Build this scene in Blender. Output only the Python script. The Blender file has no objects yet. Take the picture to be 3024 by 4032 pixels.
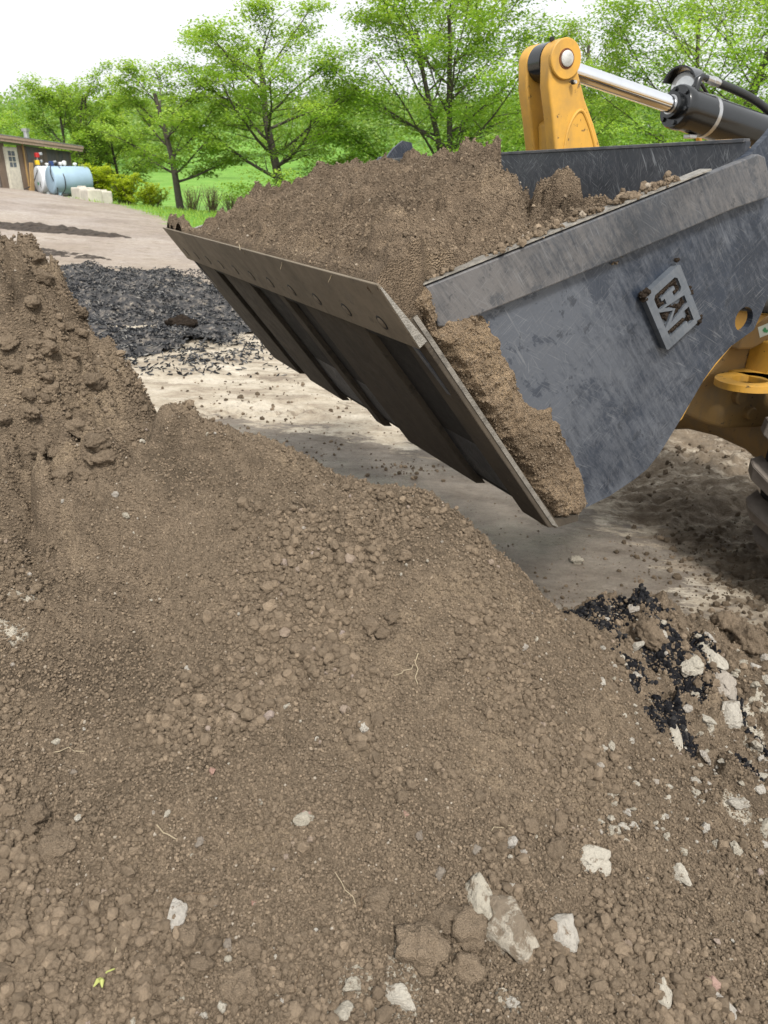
import bpy, bmesh, math, random
import numpy as np
from mathutils import Vector, Matrix, Euler

random.seed(7)
RNG = np.random.default_rng(7)
scene = bpy.context.scene
COL = scene.collection

# ------------------------------------------------------------------ camera, sky, sun, exposure
CAM_Z = 2.05
PITCH = math.radians(23.28)
cam_data = bpy.data.cameras.new('camera')
cam = bpy.data.objects.new('camera', cam_data)
COL.objects.link(cam)
cam.location = (0, 0, CAM_Z)
cam.rotation_euler = (math.pi/2 - PITCH, 0, 0)
cam_data.sensor_fit = 'VERTICAL'
cam_data.sensor_width = 27.0
cam_data.sensor_height = 36.0
cam_data.lens = 36.0*3028/4032
cam_data.clip_start = 0.02
cam_data.clip_end = 3000
cam_data.dof.use_dof = True
cam_data.dof.focus_distance = 2.1
cam_data.dof.aperture_fstop = 9.0
scene.camera = cam

SUN_EL, SUN_AZ = math.radians(52), math.radians(165)     # azimuth clockwise from +Y
world = bpy.data.worlds.new('World')
scene.world = world
world.use_nodes = True
wn = world.node_tree
wn.nodes.clear()
w_out = wn.nodes.new('ShaderNodeOutputWorld')
w_bg = wn.nodes.new('ShaderNodeBackground')
w_sky = wn.nodes.new('ShaderNodeTexSky')
w_sky.sky_type = 'NISHITA'
w_sky.sun_disc = False
w_sky.sun_elevation = SUN_EL
w_sky.sun_rotation = SUN_AZ
w_sky.air_density = 1.0
w_sky.dust_density = 6.0
w_sky.ozone_density = 1.0
w_hsv = wn.nodes.new('ShaderNodeHueSaturation')          # an even overcast: the cloud takes the blue out
w_hsv.inputs['Saturation'].default_value = 0.14
w_cloud = wn.nodes.new('ShaderNodeMix')
w_cloud.data_type = 'RGBA'
w_cloud.inputs[0].default_value = 0.65
w_cloud.inputs[7].default_value = (9.6, 9.85, 10.1, 1)
wn.links.new(w_sky.outputs[0], w_hsv.inputs['Color'])
wn.links.new(w_hsv.outputs[0], w_cloud.inputs[6])
wn.links.new(w_cloud.outputs[2], w_bg.inputs['Color'])
w_bg.inputs['Strength'].default_value = 0.092
wn.links.new(w_bg.outputs[0], w_out.inputs['Surface'])

sun_data = bpy.data.lights.new('sun', 'SUN')
sun_data.energy = 2.3
sun_data.angle = math.radians(10)
sun_data.color = (1.0, 0.96, 0.9)
sun = bpy.data.objects.new('sun', sun_data)
COL.objects.link(sun)
sd = Vector((math.sin(SUN_AZ)*math.cos(SUN_EL), math.cos(SUN_AZ)*math.cos(SUN_EL), math.sin(SUN_EL)))
sun.rotation_euler = (-sd).to_track_quat('-Z', 'Y').to_euler()
sun.location = (0, -20, 40)

scene.view_settings.view_transform = 'Standard'
scene.view_settings.look = 'None'
scene.view_settings.exposure = 0.7
scene.view_settings.gamma = 1.0
scene.view_settings.use_curve_mapping = False
scene.render.engine = 'CYCLES'
scene.cycles.max_bounces = 6
scene.cycles.diffuse_bounces = 1
scene.cycles.transparent_max_bounces = 8

# ------------------------------------------------------------------ geometry helpers
CP, SP = math.cos(PITCH), math.sin(PITCH)


def ray(u, v):
    """Direction through a photograph pixel, scaled to unit depth."""
    xc, yc = (u-1512)/3028, (2016-v)/3028
    return np.array([xc, CP+yc*SP, -SP+yc*CP])


def at_y(u, v, y):
    d = ray(u, v)
    return d*(y/d[1]) + np.array([0, 0, CAM_Z])


def tag(o, label=None, cat=None, group=None, kind=None):
    if label: o['label'] = label
    if cat: o['category'] = cat
    if group: o['group'] = group
    if kind: o['kind'] = kind
    return o


def link(name, me, parent=None, mat=None):
    o = bpy.data.objects.new(name, me)
    COL.objects.link(o)
    if parent is not None: o.parent = parent
    if mat is not None: me.materials.append(mat)
    return o


def empty(name, loc, rz=0.0):
    o = bpy.data.objects.new(name, None)
    COL.objects.link(o)
    o.location = loc
    o.rotation_euler = (0, 0, rz)
    o.empty_display_size = 0.2
    return o


def np_mesh(name, V, F, smooth=False, attrs=None):
    """V (n,3), F (m,k) with one k for all faces."""
    V = np.asarray(V, np.float32); F = np.asarray(F, np.int32)
    me = bpy.data.meshes.new(name)
    m, k = F.shape
    me.vertices.add(len(V)); me.vertices.foreach_set('co', V.ravel())
    me.loops.add(m*k); me.loops.foreach_set('vertex_index', F.ravel())
    me.polygons.add(m)
    me.polygons.foreach_set('loop_start', np.arange(0, m*k, k, dtype=np.int32))
    me.polygons.foreach_set('loop_total', np.full(m, k, np.int32))
    if smooth: me.polygons.foreach_set('use_smooth', np.ones(m, bool))
    for an, av in (attrs or {}).items():
        a = me.attributes.new(an, 'FLOAT', 'POINT')
        a.data.foreach_set('value', np.asarray(av, np.float32))
    me.update(calc_edges=True)
    return me


def grid_faces(ny, nx):
    i = np.arange(ny*nx).reshape(ny, nx)
    return np.stack([i[:-1, :-1], i[:-1, 1:], i[1:, 1:], i[1:, :-1]], -1).reshape(-1, 4)


class MB:
    """Collects boxes, prisms, tubes and lathes into one mesh."""
    def __init__(self):
        self.v, self.f = [], []

    def add(self, V, F):
        n = len(self.v)
        self.v += [tuple(p) for p in V]
        self.f += [tuple(i+n for i in f) for f in F]
        return self

    def box(self, c, s, M=None):
        hx, hy, hz = s[0]/2, s[1]/2, s[2]/2
        V = [Vector((x, y, z)) for z in (-hz, hz) for y in (-hy, hy) for x in (-hx, hx)]
        if M is not None: V = [M @ p for p in V]
        V = [p+Vector(c) for p in V]
        return self.add(V, [(0, 2, 3, 1), (4, 5, 7, 6), (0, 1, 5, 4), (2, 6, 7, 3), (0, 4, 6, 2), (1, 3, 7, 5)])

    def tube(self, pts, rad, n=8, caps=True):
        pts = [Vector(p) for p in pts]
        if not hasattr(rad, '__len__'): rad = [rad]*len(pts)
        up = None; V = []; F = []
        for i, p in enumerate(pts):
            t = (pts[min(i+1, len(pts)-1)]-pts[max(i-1, 0)]).normalized()
            if up is None:
                up = t.cross(Vector((0, 0, 1)) if abs(t.z) < 0.9 else Vector((1, 0, 0))).normalized()
            up = (up - t*up.dot(t)).normalized()
            sd_ = t.cross(up)
            for k in range(n):
                a = 2*math.pi*k/n
                V.append(p+(up*math.cos(a)+sd_*math.sin(a))*rad[i])
        for i in range(len(pts)-1):
            for k in range(n):
                k2 = (k+1) % n
                F.append((i*n+k, i*n+k2, (i+1)*n+k2, (i+1)*n+k))
        if caps:
            F.append(tuple(range(n-1, -1, -1)))
            F.append(tuple((len(pts)-1)*n+k for k in range(n)))
        return self.add(V, F)

    def lathe(self, prof, origin, axis, n=24):
        """prof: list of (distance along axis, radius)."""
        ax = Vector(axis).normalized()
        u_ = ax.cross(Vector((0, 0, 1)) if abs(ax.z) < 0.9 else Vector((1, 0, 0))).normalized()
        w_ = ax.cross(u_)
        V = []; F = []
        for d, r in prof:
            for k in range(n):
                a = 2*math.pi*k/n
                V.append(Vector(origin)+ax*d+(u_*math.cos(a)+w_*math.sin(a))*r)
        for i in range(len(prof)-1):
            for k in range(n):
                k2 = (k+1) % n
                F.append((i*n+k, i*n+k2, (i+1)*n+k2, (i+1)*n+k))
        F.append(tuple(range(n-1, -1, -1)))
        F.append(tuple((len(prof)-1)*n+k for k in range(n)))
        return self.add(V, F)

    def build(self, name, mat, parent=None, smooth=False, bevel=0.0, seg=2):
        me = bpy.data.meshes.new(name)
        me.from_pydata(self.v, [], self.f)
        bm = bmesh.new(); bm.from_mesh(me)
        bmesh.ops.recalc_face_normals(bm, faces=bm.faces)
        bm.to_mesh(me); bm.free()
        o = link(name, me, parent, mat)
        if smooth:
            me.polygons.foreach_set('use_smooth', np.ones(len(me.polygons), bool))
            me.set_sharp_from_angle(angle=math.radians(40))
        if bevel:
            b_ = o.modifiers.new('bevel', 'BEVEL'); b_.width = bevel; b_.segments = seg
            b_.limit_method = 'ANGLE'; b_.angle_limit = math.radians(30)
        return o


# ------------------------------------------------------------------ numpy noise
_PERM = np.random.default_rng(11).permutation(512).astype(np.int64)
_G2 = np.stack([np.cos(np.arange(64)*2*np.pi/64), np.sin(np.arange(64)*2*np.pi/64)], 1)


def _h2(ix, iy, s=0):
    return _PERM[(_PERM[(ix+s*37) & 511]+iy) & 511]


def perlin(x, y, s=0):
    x0 = np.floor(x); y0 = np.floor(y)
    ix = x0.astype(np.int64); iy = y0.astype(np.int64)
    fx = x-x0; fy = y-y0
    ux = fx*fx*fx*(fx*(fx*6-15)+10); uy = fy*fy*fy*(fy*(fy*6-15)+10)

    def g(dx, dy):
        gg = _G2[_h2(ix+dx, iy+dy, s) & 63]
        return gg[..., 0]*(fx-dx)+gg[..., 1]*(fy-dy)
    a = g(0, 0); b_ = g(1, 0); c = g(0, 1); d = g(1, 1)
    return ((a+(b_-a)*ux)*(1-uy)+(c+(d-c)*ux)*uy)*1.5


def fbm(x, y, octs=4, s=0, gain=0.5):
    r = np.zeros_like(x); a = 1.0
    for o in range(octs):
        r += a*perlin(x*2**o, y*2**o, s+o*3); a *= gain
    return r


def domes(x, y, cell, s=0, fill=0.85):
    """Rounded crumbs: one jittered dome of random size in each cell, height 0..1."""
    gx = x/cell; gy = y/cell
    ix = np.floor(gx).astype(np.int64); iy = np.floor(gy).astype(np.int64)
    best = np.zeros_like(x)
    for dx in (-1, 0, 1):
        for dy in (-1, 0, 1):
            h = _h2(ix+dx, iy+dy, s); h2 = _h2(ix+dx+91, iy+dy+17, s+5); h3 = _h2(ix+dx+7, iy+dy+203, s+9)
            cx = ix+dx+0.15+0.7*(h & 255)/255.; cy = iy+dy+0.15+0.7*(h2 & 255)/255.
            rr = 0.25+0.5*((h3 & 255)/255.)**1.5
            on = ((h3 >> 1) & 255)/255. < fill
            d2 = ((gx-cx)**2+(gy-cy)**2)/(rr*rr)
            best = np.maximum(best, np.where(on & (d2 < 1), np.sqrt(np.maximum(1-d2, 0))*rr*1.35, 0))
    return best


def sstep(a, b_, x):
    t = np.clip((x-a)/(b_-a), 0, 1)
    return t*t*(3-2*t)


def poly_sd(x, y, P):
    """Signed distance to a polygon, positive inside."""
    P = np.asarray(P, float); d = np.full(np.shape(x), 1e9); ins = np.zeros(np.shape(x), bool)
    for i in range(len(P)):
        ax, ay = P[i]; bx, by = P[(i+1) % len(P)]
        ex, ey = bx-ax, by-ay
        t = np.clip(((x-ax)*ex+(y-ay)*ey)/(ex*ex+ey*ey), 0, 1)
        d = np.minimum(d, np.hypot(x-ax-t*ex, y-ay-t*ey))
        c = (ay > y) != (by > y)
        with np.errstate(divide='ignore', invalid='ignore'):
            ins ^= c & (x < ex*(y-ay)/(ey if ey else 1e-12)+ax)
    return np.where(ins, d, -d)


# ------------------------------------------------------------------ materials
class NT:
    def __init__(self, name):
        self.m = bpy.data.materials.new(name); self.m.use_nodes = True
        self.t = self.m.node_tree; self.t.nodes.clear()
        self.out = self.n('ShaderNodeOutputMaterial')
        self.p = self.n('ShaderNodeBsdfPrincipled')
        self.l(self.p.outputs[0], self.out.inputs['Surface'])

    def n(self, ty, **kw):
        nd = self.t.nodes.new(ty)
        for k, v in kw.items(): setattr(nd, k, v)
        return nd

    def l(self, a, b_): self.t.links.new(a, b_)

    def coord(self, kind='Object', scale=(1, 1, 1), rot=(0, 0, 0)):
        tc = self.n('ShaderNodeTexCoord'); mp = self.n('ShaderNodeMapping')
        mp.vector_type = 'TEXTURE'
        mp.inputs['Scale'].default_value = [1/k for k in scale]; mp.inputs['Rotation'].default_value = rot
        self.l(tc.outputs[kind], mp.inputs['Vector'])
        return mp.outputs[0]

    def noise(self, vec, scale, detail=4, rough=0.55, dist=0.0):
        nd = self.n('ShaderNodeTexNoise')
        nd.inputs['Scale'].default_value = scale; nd.inputs['Detail'].default_value = detail
        nd.inputs['Roughness'].default_value = rough; nd.inputs['Distortion'].default_value = dist
        self.l(vec, nd.inputs['Vector'])
        return nd.outputs[0]

    def voro(self, vec, scale, feature='F1'):
        nd = self.n('ShaderNodeTexVoronoi', feature=feature)
        nd.inputs['Scale'].default_value = scale
        self.l(vec, nd.inputs['Vector'])
        return nd.outputs[0]

    def ramp(self, fac, stops, interp='LINEAR'):
        nd = self.n('ShaderNodeValToRGB'); cr = nd.color_ramp; cr.interpolation = interp
        while len(cr.elements) < len(stops): cr.elements.new(0.5)
        for e, (p, c) in zip(cr.elements, stops):
            e.position = p
            e.color = (c, c, c, 1) if not hasattr(c, '__len__') else (*c, 1)
        self.l(fac, nd.inputs[0])
        return nd.outputs[0]

    def mix(self, fac, a, b_, mode='MIX'):
        nd = self.n('ShaderNodeMix', data_type='RGBA', blend_type=mode)
        for k_, v in ((0, fac), (6, a), (7, b_)):
            s = nd.inputs[k_]
            if isinstance(v, bpy.types.NodeSocket): self.l(v, s)
            elif hasattr(v, '__len__'): s.default_value = (*v, 1)
            elif k_ == 0: s.default_value = v
            else: s.default_value = (v, v, v, 1)
        return nd.outputs[2]

    def math(self, op, a, b_=None):
        nd = self.n('ShaderNodeMath', operation=op)
        for s, v in ((nd.inputs[0], a), (nd.inputs[1], b_)):
            if v is None: continue
            if isinstance(v, bpy.types.NodeSocket): self.l(v, s)
            else: s.default_value = v
        return nd.outputs[0]

    def attr(self, name):
        nd = self.n('ShaderNodeAttribute'); nd.attribute_name = name
        return nd.outputs['Fac']

    def bump(self, h, dist, strength=1.0, prev=None):
        nd = self.n('ShaderNodeBump')
        nd.inputs['Distance'].default_value = dist; nd.inputs['Strength'].default_value = strength
        self.l(h, nd.inputs['Height'])
        if prev is not None: self.l(prev, nd.inputs['Normal'])
        return nd.outputs[0]

    def done(self, color=None, rough=0.8, metal=0.0, spec=0.5, normal=None):
        for nm, v in (('Base Color', color), ('Roughness', rough), ('Metallic', metal), ('Specular IOR Level', spec), ('Normal', normal)):
            if v is None: continue
            s = self.p.inputs[nm]
            if isinstance(v, bpy.types.NodeSocket): self.l(v, s)
            elif hasattr(v, '__len__'): s.default_value = (*v, 1)
            else: s.default_value = v
        return self.m


def mat_soil(name, base=(0.205, 0.152, 0.103), dark_attr=False, pale_attr=False, bump=1.0):
    t = NT(name); v = t.coord('Object')
    big = t.noise(v, 3.0, 6, 0.68, 0.6); mid = t.noise(v, 28, 5, 0.65); fine = t.noise(v, 240, 3, 0.7)
    b = np.array(base)
    c1 = t.ramp(big, [(0.36, b*0.62), (0.47, b*0.95), (0.55, b*1.05), (0.66, b*1.38*np.array([1, 1.0, 0.97]))])
    c2 = t.mix(0.75, c1, t.ramp(mid, [(0.3, 0.62), (0.5, 1.0), (0.75, 1.3)]), 'MULTIPLY')
    c3 = t.mix(0.75, c2, t.ramp(fine, [(0.28, 0.5), (0.5, 1.0), (0.75, 1.35)]), 'MULTIPLY')
    spk = t.noise(v, 95, 2, 0.5)
    c3 = t.mix(t.ramp(spk, [(0.735, 0.0), (0.76, 0.75)]), c3, (0.42, 0.36, 0.27))
    if dark_attr:
        wob = t.math('ADD', t.attr('dark'), t.math('MULTIPLY', t.math('SUBTRACT', t.noise(v, 26, 5, 0.7), 0.5), 0.16))
        c3 = t.mix(t.ramp(wob, [(0.5, 0.0), (0.53, 1.0)]), c3, t.ramp(fine, [(0.3, (0.008, 0.008, 0.01)), (0.7, (0.03, 0.03, 0.034))]))
    if pale_attr:
        wob = t.math('ADD', t.attr('pale'), t.math('MULTIPLY', t.math('SUBTRACT', t.noise(v, 40, 5, 0.75), 0.5), 0.3))
        c3 = t.mix(t.ramp(wob, [(0.5, 0.0), (0.56, 0.9)]), c3, t.ramp(mid, [(0.3, (0.42, 0.37, 0.29)), (0.7, (0.62, 0.57, 0.47))]))
    n = t.bump(t.noise(v, 150, 6, 0.75), 0.010, 0.9*bump)
    n = t.bump(t.voro(v, 190), 0.005, 0.8*bump, n)
    return t.done(c3, 0.95, 0, 0.15, n)


def mat_clod(name, stops, grain=2.2):
    t = NT(name); v = t.coord('Object')
    oi = t.n('ShaderNodeObjectInfo')
    c = t.ramp(oi.outputs['Random'], stops)
    v2 = t.n('ShaderNodeVectorMath', operation='ADD')
    t.l(v, v2.inputs[0]); t.l(oi.outputs['Location'], v2.inputs[1])
    fine = t.noise(v2.outputs[0], grain, 6, 0.8)
    c = t.mix(0.8, c, t.ramp(fine, [(0.3, 0.6), (0.5, 1.0), (0.72, 1.25)]), 'MULTIPLY')
    n = t.bump(t.noise(v2.outputs[0], grain*1.9, 7, 0.8), 0.14 if grain < 4 else 0.10, 0.55)
    if grain > 4: n = t.bump(t.voro(v2.outputs[0], grain*1.4), 0.06, 0.5, n)
    return t.done(c, 0.95, 0, 0.15, n)


def mat_plain(name, col, rough=0.7, metal=0.0, var=0.25, scale=8, bump=0.0, spec=0.4):
    t = NT(name); v = t.coord('Object')
    f = t.noise(v, scale, 5, 0.6)
    c = t.mix(1.0, col, t.ramp(f, [(0.25, 1-var), (0.5, 1.0), (0.75, 1+var*0.6)]), 'MULTIPLY')
    n = t.bump(t.noise(v, scale*6, 4, 0.7), 0.01, bump) if bump else None
    return t.done(c, rough, metal, spec, n)


M = {}
SOIL = np.array((0.216, 0.165, 0.1145))
M['soil'] = mat_soil('soil', SOIL*0.92, True, True)  # base kept darker than its crumbs: shade between them put into the colour
M['load'] = mat_soil('load_soil', SOIL*np.array([1.08, 1.06, 1.05]), bump=1.7)
M['caked'] = mat_soil('caked_soil', SOIL*np.array([1.28, 1.22, 1.14]), bump=1.4)
M['caked_crumb'] = mat_clod('caked_crumb', [(0.0, SOIL*1.05), (1.0, SOIL*1.4)])
M['clod'] = mat_clod('clod', [(0.0, SOIL*0.88), (0.5, SOIL*1.05), (0.9, SOIL*1.25), (0.985, SOIL*1.5), (1.0, (0.36, 0.29, 0.25))])
M['big_clod'] = mat_clod('big_clod', [(0.0, SOIL*1.0), (0.5, SOIL*1.15), (1.0, SOIL*1.3)], 7.0)
M['crumb'] = mat_clod('crumb', [(0.0, SOIL*0.75), (0.45, SOIL*1.05), (0.9, SOIL*1.4), (0.985, SOIL*1.75), (1.0, (0.5, 0.44, 0.36))])
M['yard_crumb'] = mat_clod('yard_crumb', [(0, SOIL*0.45), (0.7, SOIL*0.8), (1.0, SOIL*1.3)])
def mat_stone(name, stops, cap=0.55):
    t = NT(name); v = t.coord('Object'); oi = t.n('ShaderNodeObjectInfo')
    c = t.ramp(oi.outputs['Random'], stops)
    v2 = t.n('ShaderNodeVectorMath', operation='ADD'); t.l(v, v2.inputs[0]); t.l(oi.outputs['Location'], v2.inputs[1])
    c = t.mix(0.9, c, t.ramp(t.noise(v2.outputs[0], 3.0, 7, 0.75), [(0.3, 0.7), (0.5, 1.0), (0.7, 1.1)]), 'MULTIPLY')
    c = t.mix(t.ramp(t.noise(v2.outputs[0], 1.1, 7, 0.75), [(cap, 0.0), (cap+0.07, 0.85)]), c, SOIL*1.25)
    n = t.bump(t.noise(v2.outputs[0], 2.6, 7, 0.75), 0.35, 0.7)
    return t.done(c, 0.95, 0, 0.15, n)
M['stone'] = mat_stone('stone', [(0.0, (0.60, 0.54, 0.43)), (0.5, (0.72, 0.66, 0.55)), (0.85, (0.66, 0.61, 0.54)), (1.0, (0.55, 0.48, 0.40))])
M['slab'] = mat_stone('soil_capped_slab', [(0.0, (0.60, 0.54, 0.43)), (1.0, (0.62, 0.55, 0.45))], 0.44)
M['grey_stone'] = mat_clod('grey_stone', [(0, (0.235, 0.195, 0.155)), (1, (0.29, 0.25, 0.205))])
M['pink_stone'] = mat_clod('pink_stone', [(0, (0.36, 0.22, 0.17)), (1, (0.44, 0.30, 0.25))])
M['black_crumb'] = mat_clod('black_crumb', [(0, (0.006, 0.006, 0.008)), (0.8, (0.022, 0.022, 0.025)), (1.0, (0.07, 0.065, 0.06))])
M['mulch'] = mat_clod('mulch', [(0, (0.010, 0.011, 0.013)), (0.5, (0.04, 0.043, 0.048)), (0.85, (0.14, 0.14, 0.14)), (1.0, (0.36, 0.34, 0.31))])


def mat_ground():
    t = NT('yard_dirt'); v = t.coord('Object')
    vs = t.coord('Object', (1, 2.2, 1), (0, 0, math.radians(-12)))
    big = t.noise(v, 0.35, 5, 0.6); streak = t.noise(vs, 1.3, 6, 0.68, 0.6); fine = t.noise(v, 60, 4, 0.7)
    c = t.ramp(streak, [(0.36, (0.22, 0.175, 0.13)), (0.44, (0.36, 0.305, 0.23)), (0.53, (0.49, 0.43, 0.335)), (0.66, (0.62, 0.56, 0.46))])
    vr = t.coord('Object', (0.45, 0.75, 1), (0, 0, math.radians(-14)))
    lane = t.noise(vr, 0.8, 9, 0.78, 0.2)
    road = t.ramp(lane, [(0.34, (0.22, 0.175, 0.145)), (0.5, (0.32, 0.27, 0.235)), (0.66, (0.42, 0.37, 0.33))])
    road = t.mix(0.6, road, t.ramp(t.noise(v, 5, 6, 0.75), [(0.32, 0.7), (0.5, 1.0), (0.7, 1.2)]), 'MULTIPLY')
    c = t.mix(t.ramp(t.attr('road'), [(0.0, 0.0), (1.0, 1.0)]), c, road)
    c = t.mix(t.ramp(big, [(0.35, 0.0), (0.65, 0.45)]), c, (0.40, 0.33, 0.25))
    pat = t.noise(vs, 1.9, 8, 0.8, 0.3)
    c = t.mix(t.ramp(pat, [(0.56, 0.0), (0.60, 0.8)]), c, t.ramp(t.noise(v, 12, 5, 0.7), [(0.3, (0.16, 0.125, 0.09)), (0.7, (0.30, 0.245, 0.18))]))
    # muddy trampled ground
    mud = t.math('ADD', t.attr('mud'), t.math('MULTIPLY', t.math('SUBTRACT', t.noise(vs, 2.6, 6, 0.75), 0.5), 1.6))
    c = t.mix(t.ramp(mud, [(0.42, 0.0), (0.62, 1.0)]), c, t.ramp(t.noise(v, 9, 5, 0.7), [(0.3, (0.13, 0.098, 0.066)), (0.7, (0.235, 0.185, 0.13))]))
    # wet smeared clay
    wet = t.math('ADD', t.attr('wet'), t.math('MULTIPLY', t.math('SUBTRACT', t.noise(vs, 3.0, 6, 0.7), 0.5), 1.1))
    wetm = t.ramp(wet, [(0.47, 0.0), (0.56, 1.0)])
    smear = t.noise(t.coord('Object', (1, 1.8, 1), (0, 0, math.radians(-8))), 2.6, 8, 0.75)
    c = t.mix(wetm, c, t.ramp(smear, [(0.35, (0.125, 0.10, 0.076)), (0.5, (0.19, 0.158, 0.125)), (0.65, (0.25, 0.215, 0.175))]))
    c = t.mix(0.5, c, t.ramp(fine, [(0.3, 0.7), (0.55, 1.0), (0.8, 1.2)]), 'MULTIPLY')
    gr = t.math('ADD', t.attr('grass'), t.math('MULTIPLY', t.math('SUBTRACT', t.noise(v, 1.6, 5, 0.7), 0.5), 1.2))
    gm = t.ramp(gr, [(0.45, 0.0), (0.6, 1.0)])
    gcol = t.ramp(t.noise(v, 0.5, 6, 0.75), [(0.3, (0.085, 0.20, 0.02)), (0.5, (0.14, 0.30, 0.035)), (0.7, (0.24, 0.38, 0.075))])
    c = t.mix(gm, c, gcol)
    rough = t.mix(t.ramp(wet, [(0.5, 0.0), (0.75, 1.0)]), 0.95, t.ramp(t.noise(v, 1.1, 4, 0.6), [(0.42, 0.34), (0.6, 0.7)]))
    c = t.mix(0.45, c, t.ramp(t.noise(v, 11, 8, 0.8), [(0.36, 0.62), (0.5, 1.0), (0.64, 1.18)]), 'MULTIPLY')
    n = t.bump(t.noise(v, 7, 8, 0.75), 0.07, 0.55)
    n = t.bump(t.noise(v, 45, 6, 0.7), 0.02, 0.6, n)
    return t.done(c, rough, 0, 0.4, n)


M['ground'] = mat_ground()


def mat_steel(name, base, dust, rough=0.42, scratch=0.6, dust_amt=0.5, metal=0.25, ax='Y', front=0.0):
    t = NT(name); v = t.coord('Object')
    big = t.noise(v, 5.3, 6, 0.7, 0.0)
    c = t.ramp(big, [(0.36, np.array(base)*0.8), (0.5, base), (0.62, np.array(base)*1.2)])
    dn = t.math('ADD', t.math('MULTIPLY', t.noise(v, 1.6, 8, 0.78, 0.15), 0.6), t.math('MULTIPLY', t.noise(t.coord('Object', (3, 3, 22), (0, 0.9, 0) if ax == 'Y' else (0.9, 0, 0)), 3, 6, 0.75), 0.4))
    if front:                                   # dust lies thicker towards the digging end
        sx_ = t.n('ShaderNodeSeparateXYZ'); t.l(v, sx_.inputs[0])
        dn = t.math('ADD', dn, t.math('MULTIPLY', t.math('ADD', sx_.outputs[0], 2.15), -front))
    c = t.mix(t.ramp(dn, [(0.43, 0.0), (0.5, dust_amt*0.55), (0.57, dust_amt)]), c, dust)
    smear = t.noise(t.coord('Object', (1, 1, 1.6), (0, 0.6, 0)), 4.2, 7, 0.72, 0.2)
    c = t.mix(t.ramp(smear, [(0.565, 0.0), (0.60, 0.7)]), c, np.array(base)*1.1)
    chip = t.noise(v, 13, 6, 0.7, 0.3)
    c = t.mix(t.ramp(chip, [(0.60, 0.0), (0.63, 0.55)]), c, np.array(base)*0.6)
    sc = None
    for k, (a, sy) in enumerate(((0.95, 55), (0.45, 80), (-0.7, 100), (1.5, 70), (2.3, 60), (0.7, 120))):
        rot = (0, a, 0) if ax == 'Y' else (a, 0, 0)
        s = t.noise(t.coord('Object', (5, 5, sy*1.6), rot), 1.6+k*0.5, 2, 0.5, 0.1)
        s = t.ramp(s, [(0.62, 0.0), (0.69, 1.0)])
        gate = t.ramp(t.noise(v, 2.5+k, 3, 0.6), [(0.46, 0.0), (0.6, 1.0)])
        s = t.math('MULTIPLY', s, gate)
        sc = s if sc is None else t.math('MAXIMUM', sc, s)
    c = t.mix(t.math('MULTIPLY', sc, scratch), c, (0.30, 0.31, 0.32))
    r = t.mix(t.ramp(t.noise(v, 14, 5, 0.7), [(0.3, 0.0), (0.7, 1.0)]), rough*0.85, min(1, rough*1.35))
    n = t.bump(t.noise(v, 90, 4, 0.6), 0.002, 0.35)
    return t.done(c, r, metal, 0.5, n)


M['bucket_side'] = mat_steel('bucket_side', (0.024, 0.032, 0.048), (0.100, 0.111, 0.132), 0.36, 0.26, 0.95, front=0.16)
M['bucket_strip'] = mat_steel('bucket_strip', (0.05, 0.055, 0.064), (0.17, 0.16, 0.155), 0.42, 0.25, 0.75)
M['bucket_in'] = mat_steel('bucket_inside', (0.030, 0.035, 0.045), (0.075, 0.077, 0.083), 0.42, 0.7, 0.6, ax='X')
M['bucket_under'] = mat_steel('bucket_under', (0.040, 0.031, 0.021), (0.075, 0.058, 0.039), 0.85, 0.04, 0.9, 0.0)
M['bucket_gap_shade'] = mat_steel('bucket_gap_shade', (0.008, 0.007, 0.006), (0.018, 0.015, 0.012), 0.85, 0.04, 0.8, 0.0)  # near black: shade between the wear plates and behind the blade painted in
M['blade'] = mat_steel('blade', (0.165, 0.134, 0.096), (0.22, 0.18, 0.13), 0.75, 0.06, 0.9, 0.0)
M['wear_edge'] = mat_plain('worn_edge', (0.30, 0.28, 0.245), 0.45, 0.5, 0.5, 40, 0.5)
M['floor_edge'] = mat_plain('worn_floor_edge', (0.22, 0.20, 0.17), 0.6, 0.2, 0.6, 30, 0.5)
M['dark_iron'] = mat_plain('dark_iron', (0.022, 0.021, 0.02), 0.6, 0.2, 0.4, 30)
M['emblem'] = mat_steel('emblem_steel', (0.10, 0.115, 0.135), (0.17, 0.18, 0.195), 0.42, 0.2, 0.6)
M['mud'] = mat_soil('mud', (0.062, 0.046, 0.034), bump=2.5)


def mat_yellow(name, col, dirt, amt, rough=0.38):
    t = NT(name); v = t.coord('Object')
    c = t.mix(t.ramp(t.noise(v, 5, 5, 0.65), [(0.45, 0.0), (0.75, amt)]), col, dirt)
    c = t.mix(t.ramp(t.noise(v, 16, 6, 0.75), [(0.63, 0.0), (0.65, 0.9)]), c, (0.03, 0.024, 0.018))
    c = t.mix(t.ramp(t.noise(t.coord('Object', (9, 9, 1.6)), 2.2, 5, 0.7), [(0.5, 0.0), (0.75, 0.55)]), c, dirt)
    n = t.bump(t.noise(v, 120, 3, 0.6), 0.001, 0.3)
    return t.done(c, rough, 0, 0.5, n)


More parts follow.
